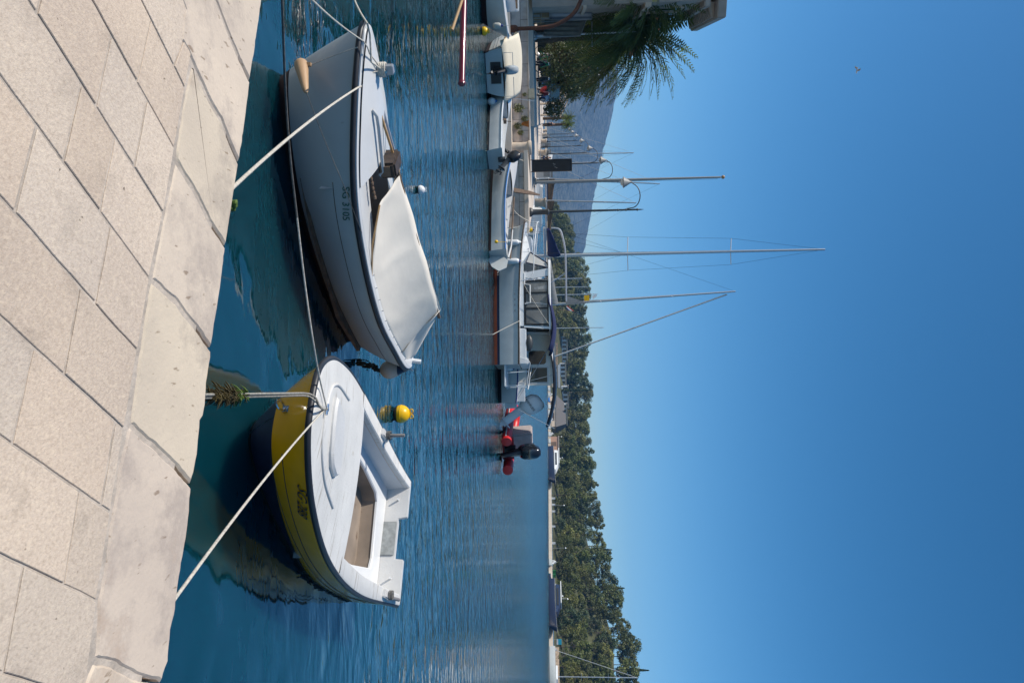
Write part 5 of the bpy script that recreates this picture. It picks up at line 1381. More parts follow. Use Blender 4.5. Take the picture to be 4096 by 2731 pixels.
def table(label, loc, mat):
    t = thing('cafe_table', label, 'table', loc)
    s = MB(); s.lathe([(.4, .7), (.4, .74)], 20); s.build('table_top', mat, t); s = MB(); s.tube([(0, 0, .03), (0, 0, .7)], .035, 8); s.lathe([(.28, 0), (.25, .03)], 16); s.build('pedestal', K['darkgrey'], t)
table('small dark round cafe table between the two chairs', (-20.2, 41.0, 1.72), K['darkgrey'])
# scooters, bicycle, cars
def scooter(label, loc, rz, mat, group):
    t = thing('scooter', label, 'scooter', loc, rz, group)
    for x in (-.62, .62):
        w_ = MB(); w_.tube([V((x + .22 * math.cos(a), 0, .25 + .22 * math.sin(a))) for a in [2 * math.pi * k / 18 for k in range(19)]], .055, 8); o = w_.build('wheel', K['black'], t); r_ = MB(); r_.lathe([(.13, -.03), (.13, .03)], 12, (x, 0, .25), Matrix.Rotation(R(90), 3, 'X')); r_.build('rim', K['alu'], o)
    b = MB(); b.loft([[V((x, y, z)) for x, y, z in r_] for r_ in ([(-.85, -.1, .55), (-.85, .1, .55), (-.85, .1, .75), (-.85, -.1, .75)], [(-.2, -.16, .3), (-.2, .16, .3), (-.2, .14, .72), (-.2, -.14, .72)], [(.25, -.17, .22), (.25, .17, .22), (.25, .17, .3), (.25, -.17, .3)], [(.5, -.18, .35), (.5, .18, .35), (.42, .15, .8), (.42, -.15, .8)], [(.62, -.1, .6), (.62, .1, .6), (.5, .1, .98), (.5, -.1, .98)])]); b.build('body', mat, t, bev=.02)
    s = MB(); s.box((-.42, 0, .78), (.7, .26, .09)); s.build('seat', K['black'], t, bev=.03)
    h = MB(); h.tube([(.55, 0, .25), (.45, 0, 1.0)], .03, 8); h.tube([(.42, -.33, 1.02), (.45, 0, .99), (.42, .33, 1.02)], .02, 6); h.build('handlebar', K['darkgrey'], t)
    l = MB(); l.ball((.56, 0, .9), .08, 10); l.build('headlight', K['chrome'], t)
    m_ = MB()
    for y in (-.28, .28): m_.tube([(.43, y, 1.02), (.45, y * 1.1, 1.2)], .008, 5); m_.box((.45, y * 1.15, 1.24), (.02, .11, .07))
    m_.build('mirror', K['black'], t)
    return t
GS = 'scooters parked on the promenade'
s0 = scooter('dark scooter parked nearest the palm trunk, left of the other two', (-19.3, 47.5, 1.72), R(-60), K['darkgrey'], GS)
dup(s0, (-18.9, 49.5, 1.72), R(-75), 'dark scooter in the middle of the parked row')
s2 = scooter('dark scooter with red panels at the right end of the parked row', (-18.6, 51, 1.72), R(-50), MT('dark_red_panels', (.16, .008, .01), .35), GS)
bc = thing('bicycle', 'bright green framed bicycle leaning by the big palm', 'bicycle', (-18.6, 45.2, 1.72), R(20))
for x in (-.5, .5):
    w_ = MB(); w_.tube([V((x + .33 * math.cos(a), 0, .34 + .33 * math.sin(a))) for a in [2 * math.pi * k / 22 for k in range(23)]], .02, 6)
    for k in range(8): a = math.pi * k / 4; w_.tube([(x, 0, .34), (x + .32 * math.cos(a), 0, .34 + .32 * math.sin(a))], .003, 4)
    w_.build('wheel', K['black'], bc)
w_ = MB(); gm = MT('green_bike_paint', (.01, .4, .14), .35)
for a, b in (((-.5, 0, .34), (-.15, 0, .85)), ((-.5, 0, .34), (-.05, 0, .32)), ((-.05, 0, .32), (-.17, 0, .9)), ((-.05, 0, .32), (.36, 0, .82)), ((-.15, 0, .82), (.35, 0, .85)), ((.5, 0, .34), (.34, 0, .95))): w_.tube([a, b], .02, 6)
w_.build('frame', gm, bc); w_ = MB(); w_.tube([(.3, -.28, .98), (.34, 0, 1.0), (.3, .28, .98)], .014, 6); w_.build('handlebar', K['black'], bc); w_ = MB(); w_.box((-.2, 0, .93), (.25, .13, .06)); w_.build('saddle', K['black'], bc, bev=.02)
def car(name, label, loc, rz, mat, h=1.48, L_=4.0, van=False):
    t = thing(name, label, 'car', loc, rz); W_ = .85
    def sec(x, zb_, zt_, w_): return [V((x, -w_, zb_)), V((x, w_, zb_)), V((x, w_ * .98, zt_ * .6 + zb_ * .4)), V((x, w_ * .9, zt_)), V((x, -w_ * .9, zt_)), V((x, -w_ * .98, zt_ * .6 + zb_ * .4))]
    b = MB(); b.loft([sec(-L_ / 2, .35, .8, .74), sec(-L_ / 2 + .25, .25, .95, .83), sec(-.6, .22, .95, W_), sec(.6, .22, .93, W_), sec(L_ / 2 - .4, .24, .82, .82), sec(L_ / 2, .34, .62, .7)]); b.build('body', mat, t, bev=.03)
    c = MB(); x0, x1 = (-L_ / 2 + .15, L_ / 2 - .9) if van else (-L_ / 2 + .3, .55)
    c.loft([[V((x0 - .1, y, .94)) for y in (-.76, .76)] + [V((x0 + .15, y, h - .03)) for y in (.6, -.6)], [V((0, y, .94)) for y in (-.78, .78)] + [V((0, y, h)) for y in (.62, -.62)], [V((x1 + .6, y, .92)) for y in (-.74, .74)] + [V((x1 - .1, y, h - .04)) for y in (.6, -.6)]]); c.build('window', K['glass'], t, bev=.02)
    r_ = MB(); r_.prism([(x0 + .1, -.6), (x1 - .05, -.6), (x1 - .05, .6), (x0 + .1, .6)], h - .02, h + .025, .02); r_.build('roof', mat, t)
    for x in (-L_ * .3, L_ * .32):
        for y in (-.8, .8):
            w2 = MB(); w2.lathe([(.2, -.1), (.31, -.09), (.31, .09), (.2, .1)], 18, (x, y, .31), Matrix.Rotation(R(90), 3, 'X')); o = w2.build('wheel', K['black'], t); r2 = MB(); r2.lathe([(.19, -.105), (.19, .105)], 14, (x, y, .31), Matrix.Rotation(R(90), 3, 'X')); r2.build('rim', K['alu'], o)
    for y in (-.55, .55):
        hl = MB(); hl.box((L_ / 2 - .06, y, .62), (.12, .28, .13)); hl.build('headlight', K['chrome'], t, bev=.02); tl = MB(); tl.box((-L_ / 2 + .05, y * 1.15, .75), (.1, .2, .2)); tl.build('tail_light', K['red'], t, bev=.02)
    return t
car('parked_car', 'small white hatchback parked far along the promenade before the mountain', (-39.4, 114, 1.72), R(-14), K['white'], 1.5, 3.9)
car('parked_van', 'dark blue van parked behind the row of scooters', (-24.0, 64, 1.72), R(-95), MT('blue_car_paint', (.015, .06, .2), .2, coat=.5), 1.95, 4.4, True)
pg = thing('pergola', 'small pale wooden gabled shelter beyond the blue van', 'shelter', (-26.5, 74, 1.72), R(-10))
for x in (-1.6, 1.6):
    for y in (-1.2, 1.2): mb = MB(); mb.bb(x - .08, x + .08, y - .08, y + .08, 0, 2.2); mb.build('post', K['pale_stone'], pg)
mb = MB()
for y in (-1.2, 0, 1.2): mb.tube([(-1.9, y, 2.15), (0, y, 3.0), (1.9, y, 2.15)], .07, 4); mb.tube([(-1.9, y, 2.2), (1.9, y, 2.2)], .07, 4)
mb.tube([(0, -1.5, 3.0), (0, 1.5, 3.0)], .07, 4); mb.build('roof_frame', K['pale_stone'], pg)

# ---------------------------------------------------------------- people
def person(label, loc, rz, top, legs, hair, pose='walk', striped=False, s=1.0):
    t = thing('person', label, 'person', loc, rz)
    t.scale = (s, s, s)
    if pose == 'walk': J = dict(pel=(0, 0, .95), hl=(0, .1, .9), hr=(0, -.1, .9), kl=(.16, .1, .5), kr=(-.02, -.1, .49), al=(.2, .1, .08), ar=(-.3, -.1, .14), tl=(.36, .1, .03), tr=(-.16, -.1, .03), wa=(0, 0, 1.12), ch=(.02, 0, 1.36), nk=(.03, 0, 1.5), sl=(.02, .19, 1.42), sr=(.02, -.19, 1.42), el=(-.08, .24, 1.16), er=(.12, -.24, 1.16), wl=(-.02, .25, .92), wr=(.26, -.23, .95), hd=(.05, 0, 1.62))
    elif pose == 'sit': J = dict(pel=(0, 0, .5), hl=(.04, .1, .48), hr=(.04, -.1, .48), kl=(.44, .12, .5), kr=(.44, -.12, .5), al=(.46, .12, .1), ar=(.42, -.12, .1), tl=(.62, .12, .04), tr=(.58, -.12, .04), wa=(-.02, 0, .68), ch=(.02, 0, .92), nk=(.05, 0, 1.06), sl=(.02, .19, .98), sr=(.02, -.19, .98), el=(.08, .25, .74), er=(.08, -.25, .74), wl=(.3, .18, .64), wr=(.3, -.18, .64), hd=(.08, 0, 1.18))
    else: J = dict(pel=(0, 0, .95), hl=(0, .1, .9), hr=(0, -.1, .9), kl=(.03, .11, .5), kr=(.03, -.11, .5), al=(0, .12, .08), ar=(0, -.12, .08), tl=(.15, .13, .03), tr=(.15, -.13, .03), wa=(0, 0, 1.12), ch=(.01, 0, 1.36), nk=(.02, 0, 1.5), sl=(0, .19, 1.42), sr=(0, -.19, 1.42), el=(-.03, .25, 1.15), er=(-.03, -.25, 1.15), wl=(.05, .25, .9), wr=(.05, -.25, .9), hd=(.03, 0, 1.62))
    rad = dict(pel=.135, hl=.1, hr=.1, kl=.065, kr=.065, al=.045, ar=.045, tl=.04, tr=.04, wa=.125, ch=.14, nk=.055, sl=.065, sr=.065, el=.045, er=.045, wl=.03, wr=.03, hd=.07)
    def skin(keys, edges, name, mat, grow=1.0, root=None):
        me = bpy.data.meshes.new(name); ix = {k: i for i, k in enumerate(keys)}
        me.from_pydata([J[k] for k in keys], [(ix[a], ix[b]) for a, b in edges], [])
        o = bpy.data.objects.new(name, me); COL.objects.link(o)
        sm = o.modifiers.new('skin', 'SKIN'); ss = o.modifiers.new('sub', 'SUBSURF'); ss.levels = 1; ss.render_levels = 1
        for k in keys: me.skin_vertices[0].data[ix[k]].radius = (rad[k] * grow, rad[k] * grow * (1.15 if k in ('ch', 'wa', 'pel') else 1))
        me.skin_vertices[0].data[ix[root or keys[0]]].use_root = True
        me.materials.append(mat); sm.use_smooth_shade = True; o.parent = t
        return o
    E1 = [('pel', 'hl'), ('pel', 'hr'), ('hl', 'kl'), ('hr', 'kr'), ('kl', 'al'), ('kr', 'ar'), ('al', 'tl'), ('ar', 'tr'), ('pel', 'wa'), ('wa', 'ch'), ('ch', 'nk'), ('ch', 'sl'), ('ch', 'sr'), ('sl', 'el'), ('sr', 'er'), ('el', 'wl'), ('er', 'wr'), ('nk', 'hd')]
    hands = {}
    for s_, a, b in (('l', 'el', 'wl'), ('r', 'er', 'wr')):
        d = (V(J[b]) - V(J[a])).normalized(); side = d.cross(V((0, 1, 0))).normalized()
        J['p' + s_] = tuple(V(J[b]) + d * .07); rad['p' + s_] = .028; E1.append((b, 'p' + s_))
        for k in range(4): 
            n_ = 'f%s%d' % (s_, k); J[n_] = tuple(V(J['p' + s_]) + d * (.075 - .008 * abs(k - 1.5)) + side * (.022 * (k - 1.5))); rad[n_] = .009; E1.append(('p' + s_, n_))
        n_ = 't' + s_ + 'h'; J[n_] = tuple(V(J[b]) + d * .07 + side * .05); rad[n_] = .01; E1.append((b, n_))
    keys = list(J.keys()); skin(keys, E1, 'body', K['skin'])
    hp_ = V(J['hd']); h = MB(); h.ball(hp_ + V((.015, 0, .03)), .1, 14, (1.0, .82, 1.22)); h.ball(hp_ + V((.115, 0, .01)), .018, 8, (1, .8, 1.3))
    for sd in (-1, 1): h.ball(hp_ + V((0, sd * .085, .02)), .022, 8, (.8, .4, 1.3))
    ho = h.build('head', K['skin'], t)
    f = MB()
    for sd in (-1, 1): f.ball(hp_ + V((.098, sd * .034, .045)), .011, 8)
    f.box(hp_ + V((.1, 0, -.04)), (.012, .045, .008)); f.build('face', K['wood_dark'], ho)
    hb2 = MB(); hb2.ball(hp_ + V((-.012, 0, .055)), .108, 14, (1.0, .86, 1.1)); hb2.build('hair', hair, ho)
    skin(['wa', 'ch', 'sl', 'sr', 'el', 'er', 'pel'], [('wa', 'ch'), ('ch', 'sl'), ('ch', 'sr'), ('sl', 'el'), ('sr', 'er'), ('wa', 'pel')], 'shirt', top, 1.14)
    skin(['pel', 'hl', 'hr', 'kl', 'kr', 'al', 'ar'], [('pel', 'hl'), ('pel', 'hr'), ('hl', 'kl'), ('hr', 'kr'), ('kl', 'al'), ('kr', 'ar')], 'trousers', legs, 1.16)
    sh = MB()
    for a, b in (('al', 'tl'), ('ar', 'tr')): sh.tube([V(J[a]) - V((.04, 0, .03)), V(J[b])], [.055, .04], 8)
    sh.build('shoes', K['black'], t)
    return t
def band_mat():
    mt = MT('black_white_striped_shirt', (.5, .5, .5), .8); T, N, L = nt(mt); b = N['Principled BSDF']; wv = N.new('ShaderNodeTexWave'); wv.bands_direction = 'Z'; wv.inputs['Scale'].default_value = 4; tc = N.new('ShaderNodeTexCoord'); L.new(tc.outputs['Object'], wv.inputs['Vector'])
    mx = N.new('ShaderNodeMix'); mx.data_type = 'RGBA'; mx.inputs[6].default_value = (.02, .02, .03, 1); mx.inputs[7].default_value = (.5, .5, .5, 1); L.new(wv.outputs['Fac'], mx.inputs[0]); L.new(mx.outputs[2], b.inputs['Base Color']); return mt
dk1 = MT('dark_clothes', (.03, .028, .032), .85, var=.1); dk2 = MT('denim', (.03, .05, .1), .85, var=.1)
person('person in dark jacket and trousers walking towards the lamp row', (ony(2168, 499, 95).x, 95, 1.72), R(-75), dk1, dk1, K['wood_dark'])
person('person in striped top and pale shorts standing by the white car', (ony(2168, 370, 84).x, 84, 1.72), R(-60), band_mat(), K['ltgrey'], K['wood'], 'stand')
person('person in black seated on a bollard beside the fourth lamp', LROW(3.0) + V((.9, -1.6, 0)), R(-100), dk1, dk2, K['wood_dark'], 'sit')
bs = bollard('stone_bollard', 'pale stone bollard used as a seat by the person in black', LROW(3.0) + V((.87, -1.5, 0)), .44, .3)
# ---------------------------------------------------------------- sailing yachts behind the pier
def yacht(name, label, loc, rz, L_, mast_h, rake=0.0, cover=None, spreaders=2, hull=K['white_hull'], forestay=True, dodger=None, group=None, mast_x=.58, lean=0.0, detail=True, roll_sail=True, ba=0.0):
    H = ghull(L_, L_ * .3, 1.35 * L_ / 11, 1.1 * L_ / 11, 1.1 * L_ / 11, tr=.75, wl_=.8, tw=.88)
    t = gboat(name, label, loc, rz, H, dict(hull=hull, anti=K['navy'], rail=K['white'], deck=K['white_gel']), boot=.12, cat='sailboat', group=group, n=20)
    z0 = 1.15 * L_ / 11; mx = L_ * mast_x
    c = MB(); c.loft([[V((x, y * w_, z)) for y, z in ((-1, z0), (-.85, z0 + hh), (.85, z0 + hh), (1, z0))] for x, w_, hh in ((L_ * .28, L_ * .1, .5), (L_ * .5, L_ * .095, .5), (L_ * .72, L_ * .05, .25))]); c.build('cabin', K['white'], t, bev=.03)
    top = V((mx - math.tan(rake) * mast_h, math.tan(lean) * mast_h, z0 + mast_h)); bot = V((mx, 0, z0 + .1))
    m_ = MB(); m_.tube([bot, bot.lerp(top, .5), top], [.085, .08, .055], 10); m_.build('mast', K['alu'], t)
    if spreaders:
        for k in range(1, spreaders + 1):
            p = bot.lerp(top, k / (spreaders + .9)); w_ = 1.1 - .2 * k
            s = MB(); s.tube([p + V((0, -w_, .03)), p, p + V((0, w_, .03))], .022, 6); s.build('spreader', K['white'], t)
    st = MB(); w1 = L_ * .13
    for sd in (-1, 1):
        pts = [V((mx - .2, sd * w1, z0))]
        for k in range(1, spreaders + 1): pts.append(bot.lerp(top, k / (spreaders + .9)) + V((0, sd * (1.1 - .2 * k), .03)))
        pts.append(top); st.tube(pts, .008, 4); st.tube([V((mx - .5, sd * w1, z0)), bot.lerp(top, 1 / (spreaders + .9))], .007, 4)
    st.tube([V((.1, 0, z0)), top], .008, 4); st.build('shrouds', K['darkgrey'], t)
    if forestay:
        f = MB(); f.tube([V((L_ * .98, 0, H.zs(1))), V((L_ * .98, 0, H.zs(1))).lerp(top, .96)], .05 if roll_sail else .012, 8); f.build('forestay', K['ltgrey'], t)
    b = MB(); bz_ = z0 + 1.15; bl_ = L_ * .36
    if cover: 
        BD = V((-math.cos(ba), math.sin(ba), 0)); BS = V((BD.y, -BD.x, 0)); rings = [[bot + BD * bl_ * f + BS * .14 * w_ * math.cos(a) + V((0, 0, bz_ - z0 + .02 + h_ * w_ * (.5 + .5 * math.sin(a)) )) for a in [2 * math.pi * k / 10 for k in range(10)]] for f, w_, h_ in ((.02, 1, .75), (.3, 1, .55), (.7, .85, .4), (1.0, .5, .3))]
        b.loft(rings); b.build('sail_cover', cover, t)
    bm_ = MB(); bm_.tube([bot + V((0, 0, bz_ - z0 - .1)), bot + V((-math.cos(ba), math.sin(ba), 0)) * (bl_ + .2) + V((0, 0, bz_ - z0 - .1))], .06, 8); bm_.build('boom', K['alu'], t)
    if dodger:
        d = MB(); rings = []
        for i in range(7):
            f = i / 6; rings.append([V((L_ * lerp(.2, .36, f), L_ * .1 * math.cos(a), z0 + .3 + (.9 * math.sin(math.pi * (.25 + .6 * f))) * math.sin(a))) for a in [math.pi * k / 8 for k in range(9)]])
        d.loft(rings, False, False); d.build('sprayhood', dodger, t)
    if detail:
        r_ = MB()
        for sd in (-1, 1):
            pts = [H.p(i / 10 * .95, H.zs(i / 10 * .95), sd, -.05) + V((0, 0, .55)) for i in range(11)]
            r_.tube(pts, .012, 5)
            for i in range(0, 11, 2): r_.tube([pts[i], pts[i] - V((0, 0, .55))], .012, 5)
        r_.build('guard_rail', K['alu'], t)
    return t
def mast_yacht(name, label, Yb, Xb, Xt, Yt, y, L_, rz, **kw):
    """place a yacht so that the foot of its mast stands at lateral image position Yb, distance y; mast height from Xt"""
    x = ony(2200, Yb, y).x; zt = ony(Xt, Yt, y).z
    z0 = 1.15 * L_ / 11; mh = zt - z0; f = kw.get('mast_x', .58)
    c = V((x, y, 0)) - V((math.cos(rz), math.sin(rz), 0)) * L_ * f
    return yacht(name, label, c, rz, L_, mh, **kw)
Y0 = mast_yacht('sailing_yacht', 'sailing yacht behind the cabin cruiser, tallest mast with white spreaders and blue boom cover', 1022, 2235, 3300, 1012, 37.5, 10.5, R(96), cover=K['blue_fabric'], ba=R(19))
Y1 = mast_yacht('sailing_yacht', 'sailing yacht with leaning mast and long furled forestay reaching right', 1222, 2240, 2940, 1172, 46, 10.0, R(8), rake=R(3.0), cover=K['grey'], spreaders=2)
def loc_of(t, p): return (Matrix.Translation(t.location) @ Matrix.Rotation(t.rotation_euler.z, 4, 'Z')).inverted() @ V(p)
mb = MB(); mb.tube(spline([loc_of(Y0, ony(X, Y, 36.5)) for X, Y in ((2205, 912), (2238, 918), (2252, 955), (2261, 1010), (2264, 1100), (2264, 1205))], 6), .05, 8); mb.tube([loc_of(Y0, ony(X, Y, 36.5)) for X, Y in ((2264, 1090), (2205, 1130))], .035, 6); mb.build('stern_arch', K['alu'], Y0)
def flag(t, pts, mats, y):
    o = []
    for nm, m_, q_ in mats:
        mb = MB(); mb.face(*[loc_of(t, ony(X, Y, y)) for X, Y in q_]); o.append(mb.build(nm, m_, t))
flag(Y1, None, [('yellow_flag', MT('yellow_flag_cloth', (.75, .42, .01), .8), ((2336, 1182), (2357, 1180), (2358, 1202), (2338, 1204))), ('white_flag', K['white'], ((2368, 1184), (2384, 1176), (2388, 1184), (2372, 1196))), ('slab_sail', K['grey'], ((2264, 1182), (2264, 1220), (2352, 1212)))], 45.6)
tf = thing('ensign', 'small red white and blue flag on a thin staff behind the cruiser canopy', 'flag', ony(2240, 1238, 35)); f0 = tf.location
mb = MB(); mb.tube([V((0, 0, 0)), ony(2300, 1246, 35) - f0], .012, 5); mb.build('staff', K['wood'], tf)
for nm, m_, q_ in (('red_stripe', K['red'], ((2266, 1224), (2270, 1223), (2296, 1243), (2292, 1244))), ('white_stripe', K['white'], ((2266, 1224.5), (2292, 1244.5), (2282, 1245), (2266, 1228))), ('blue_stripe', K['blue'], ((2266, 1228.5), (2281, 1245.2), (2272, 1244), (2268, 1236)))):
    mb = MB(); mb.face(*[ony(X, Y, 35) - f0 for X, Y in q_]); mb.build(nm, m_, tf)
GY = 'sailing yachts moored beyond the lamp row'
mast_yacht('sailing_yacht', 'distant yacht with brown boom cover, mast between blackboard and flagpole', 712, 2235, 2640, 667, 66, 11, R(200), rake=R(4), cover=K['wood'], group=GY, roll_sail=False)
mast_yacht('sailing_yacht', 'distant yacht with brown boom cover, mast just left of the nearest lamp', 800, 2235, 2545, 770, 64, 10, R(195), rake=R(2.8), cover=K['wood'], group=GY, roll_sail=False)
mast_yacht('sailing_yacht', 'distant yacht mast rising close right of the flagpole', 702 + 25, 2235, 2508, 757 - 30, 74, 9.5, R(190), rake=R(1.0), cover=K['blue_fabric'], group=GY, roll_sail=False)
mast_yacht('sailing_yacht', 'distant yacht mast rising behind the fourth street lamp', 618, 2235, 2535, 606, 84, 10, R(170), rake=R(.6), cover=K['white'], group=GY, detail=False, roll_sail=False)
mast_yacht('sailing_yacht', 'distant yacht with low white canopy between two lamps', 655, 2235, 2440, 640, 92, 9, R(185), cover=K['white'], group=GY, detail=False, roll_sail=False)
for Yb, Xt, y, lb in ((1116, 2330, 95, 'far small yacht mast left of the leaning mast'), (1180, 2390, 110, 'far small yacht mast with spreader just before the leaning mast'), (1313, 2415, 120, 'far yacht with thin mast above the cabin boat roof'), (1150, 2350, 130, 'very distant small yacht mast among the trees')):
    mast_yacht('sailing_yacht', lb, Yb, 2230, Xt, Yb - 3, y, 8, R(185), cover=None, group='far yachts before the wooded shore', detail=False, forestay=False, spreaders=1)
# motor boats moored along the pier, seen between lamp and cruiser
HM = ghull(6.0, 2.2, 1.2, .9, .85)
def small_cabin(label, loc, rz, group=None):
    t = gboat('motorboat', label, loc, rz, HM, dict(hull=K['white_hull'], anti=K['navy'], rail=K['midblue'], deck=K['white_gel']), boot=.1, n=16, group=group)
    c = MB(); c.loft([[V((x, y * .8, z)) for y, z in ((-1, .9), (-.8, zz), (.8, zz), (1, .9))] for x, zz in ((1.6, 1.9), (3.4, 1.9), (4.6, 1.2))]); c.build('cabin', K['white'], t, bev=.04)
    w_ = MB(); w_.loft([[V((3.45, y, 1.3)) for y in (-.78, .78)] + [V((3.42, y, 1.82)) for y in (.66, -.66)], [V((4.1, y, 1.3)) for y in (-.7, .7)] + [V((3.6, y, 1.84)) for y in (.6, -.6)]]); w_.build('windscreen', K['glass'], t)
    return t
small_cabin('white motorboat with blue rail moored behind the nearest lamp base', (-9.5, 55, 0), R(110))
small_cabin('white motorboat moored behind the pier bollard', (-14.0, 66, 0), R(110))
small_cabin('white motorboat moored beyond the flagpole base', (-18.3, 80, 0), R(110))
fender_h('orange-yellow fender standing at the pier end by the cruiser bow rail', V((-7.6, 46.5, 1.0)), .2, .8, K['buoy_yellow'], K['blue'])

# ---------------------------------------------------------------- far shore
SH = [(-420, 640), (-160, 560), (-60, 500), (0, 470), (39, 440), (72, 395), (95, 340), (113, 290), (130, 255), (165, 200), (260, 120)]
def shore_y(x):
    for (a, b), (c, d) in zip(SH[:-1], SH[1:]):
        if a <= x <= c: return lerp(b, d, (x - a) / (c - a))
    return SH[-1][1]
K['shorestone'] = MT('pale_far_quay', (.47, .40, .32), .9, var=.12, vs=.5)
fs = MB()
offs = [V((.35, .94)) if x < 0 else V((.82, .57)) for x, y in SH]
fs.loft([[V((x, y, -2)), V((x, y, 1.55)), V((x + o.x * 9, y + o.y * 9, 1.6)), V((x + o.x * 9, y + o.y * 9, -2))] for (x, y), o in zip(SH, offs)], True, True)
struct(fs.build('far_quay', K['shorestone']))
# hillside behind the far quay: rises to the right
def skyX(Y):   # skyline of the wood in photo pixels
    return crv([760, 840, 900, 960, 1000, 1080, 1180, 1250, 1300, 1340, 1420, 1500, 1560, 1640, 1700, 1760, 1860, 1900, 1950, 2000, 2080, 2150, 2200, 2280, 2330, 2400, 2450, 2500, 2560, 2640, 2760, 2900],
               [2215, 2240, 2285, 2305, 2305, 2350, 2365, 2345, 2360, 2378, 2360, 2352, 2372, 2366, 2355, 2366, 2384, 2380, 2398, 2402, 2412, 2424, 2440, 2446, 2470, 2492, 2512, 2530, 2548, 2556, 2562, 2575], Y)
def hz(Y): return 2205 + (Y - 1365) * math.tan(TIL)
K['hill'] = MT('dry_hillside', (.055, .058, .024), .95, var=.45, vs=.12)
def shore_at(Y):
    # where the view ray at image row Y meets the shore line
    s = (Y - 1365.5) / FPX
    best = None
    for (a, b), (c, d) in zip(SH[:-1], SH[1:]):
        den = (c - a) - s * (d - b)
        if abs(den) < 1e-9: continue
        k = (s * b - a) / den
        if -1e-6 <= k <= 1 + 1e-6: best = V((lerp(a, c, k), lerp(b, d, k)))
    return best or V((s * 500, 500))
def hill_h(Y, f):
    p = shore_at(Y); d = p.y * (1 + .26 * f)
    top = CZ + (skyX(Y) - hz(Y)) * d / FPX
    return 1.6 + max(0.3, (top - 12.5) - 1.6) * min(1, max(0, f)) ** 1.25
hm = MB(); rings = []
for Y in range(700, 3100, 40):
    p = shore_at(Y); s = (Y - 1365.5) / FPX; row = []
    for f in (.03, .1, .25, .4, .6, .8, 1.0, 1.5, 2.2):
        y = p.y * (1 + .26 * f); row.append(V((s * y, y, hill_h(Y, min(f, 1)) + (0 if f <= 1 else -6 * (f - 1)))))
    rings.append(row)
hm.loft(rings, False, False); struct(hm.build('hillside', K['hill']))
# trees: a few prototypes, each with trunk, limbs and a crown of leaf clumps
K['pine'] = leafmat('aleppo_pine_needles', (.098, .112, .024), .35, .25)
K['pine2'] = leafmat('dark_evergreen', (.045, .066, .022), .25, .15)
K['deadwood'] = MT('grey_bare_twigs', (.17, .145, .125), .9, var=.2)
def tree_mesh(seed, h, r, trunk_f, mat, flat=.75, blobs=16, per=70, leaf=.6):
    q = random.Random(seed); tk = MB(); cr_ = MB()
    top = V((q.gauss(0, .3), q.gauss(0, .3), h * .8)); tk.tube([V((0, 0, -1.5)), V((q.gauss(0, .1), q.gauss(0, .1), h * .35)), top], [.22, .17, .06], 7)
    for i in range(blobs):
        f = q.random(); z = h * lerp(trunk_f, .96, f ** .8); rad = r * (1 - .75 * max(0, (f - .25) / .75) ** 1.6) * math.sqrt(q.random())
        a = q.uniform(0, 6.283); c = V((rad * math.cos(a), rad * math.sin(a), z)); s = r * q.uniform(.28, .46)
        tk.tube([V((0, 0, max(h * .25, z - s * 1.6))), c], [.07, .03], 4)
        for k in range(per):
            d = V((q.gauss(0, 1), q.gauss(0, 1), q.gauss(0, 1))).normalized() * s * q.uniform(.55, 1.05); d.z *= flat
            n = (d.normalized() + V((q.gauss(0, .5), q.gauss(0, .5), q.gauss(.3, .5)))).normalized(); u = n.orthogonal().normalized(); v_ = n.cross(u); l = leaf * q.uniform(.6, 1.3)
            ph = q.uniform(0, 6.28); u2 = u * math.cos(ph) + v_ * math.sin(ph); v2 = n.cross(u2)
            p = c + d; cr_.face(p - u2 * l * .5, p + v2 * l * .4, p + u2 * l * .5, p - v2 * l * .4)
    return tk, cr_
def tree(name, label, cat, seed, mat, **kw):
    t = thing(name, label, cat); tk, cr_ = tree_mesh(seed, mat=mat, **kw)
    tk.build('trunk', K['bark'], t); cr_.build('crown', mat, t, rec=False); return t
GT = 'trees of the wooded far shore'
K['pine3'] = leafmat('bright_olive_pine', (.15, .155, .036), .3, .25)
PROT = [tree('pine_tree', 'broad olive green pine in the far wood', 'tree', 1, K['pine'], h=10, r=4.8, trunk_f=.18, blobs=24),
        tree('pine_tree', 'rounded olive green pine in the far wood', 'tree', 2, K['pine'], h=10, r=4.4, trunk_f=.15, blobs=24),
        tree('pine_tree', 'tall loose crowned pine in the far wood', 'tree', 3, K['pine'], h=11.5, r=4.0, trunk_f=.22, blobs=24),
        tree('evergreen_tree', 'dark dense evergreen in the far wood', 'tree', 4, K['pine2'], h=9.5, r=4.3, trunk_f=.1, blobs=24),
        tree('evergreen_tree', 'low bushy dark evergreen in the far wood', 'tree', 5, K['pine2'], h=7.5, r=4.6, trunk_f=.06, blobs=22),
        tree('pine_tree', 'spreading open pine in the far wood', 'tree', 6, K['pine'], h=10.5, r=5.0, trunk_f=.28, blobs=22),
        tree('pine_tree', 'bright olive young pine in the far wood', 'tree', 7, K['pine3'], h=9, r=4.2, trunk_f=.12, blobs=22),
        tree('pine_tree', 'tall narrow crowned pine in the far wood', 'tree', 9, K['pine'], h=13, r=2.9, trunk_f=.3, blobs=22)]
LBL = [p['label'] for p in PROT]
for p in PROT: p['group'] = GT
used = [0] * 8; q = random.Random(77); cnt = 0
def plant(kind, loc, sc, rz):
    global cnt
    if not used[kind]:
        used[kind] = 1; o = PROT[kind]; o.location = loc; o.rotation_euler.z = rz; o.scale = (sc,) * 3
    else: o = dup(PROT[kind], loc, rz, None, sc=(sc,) * 3)
    cnt += 1
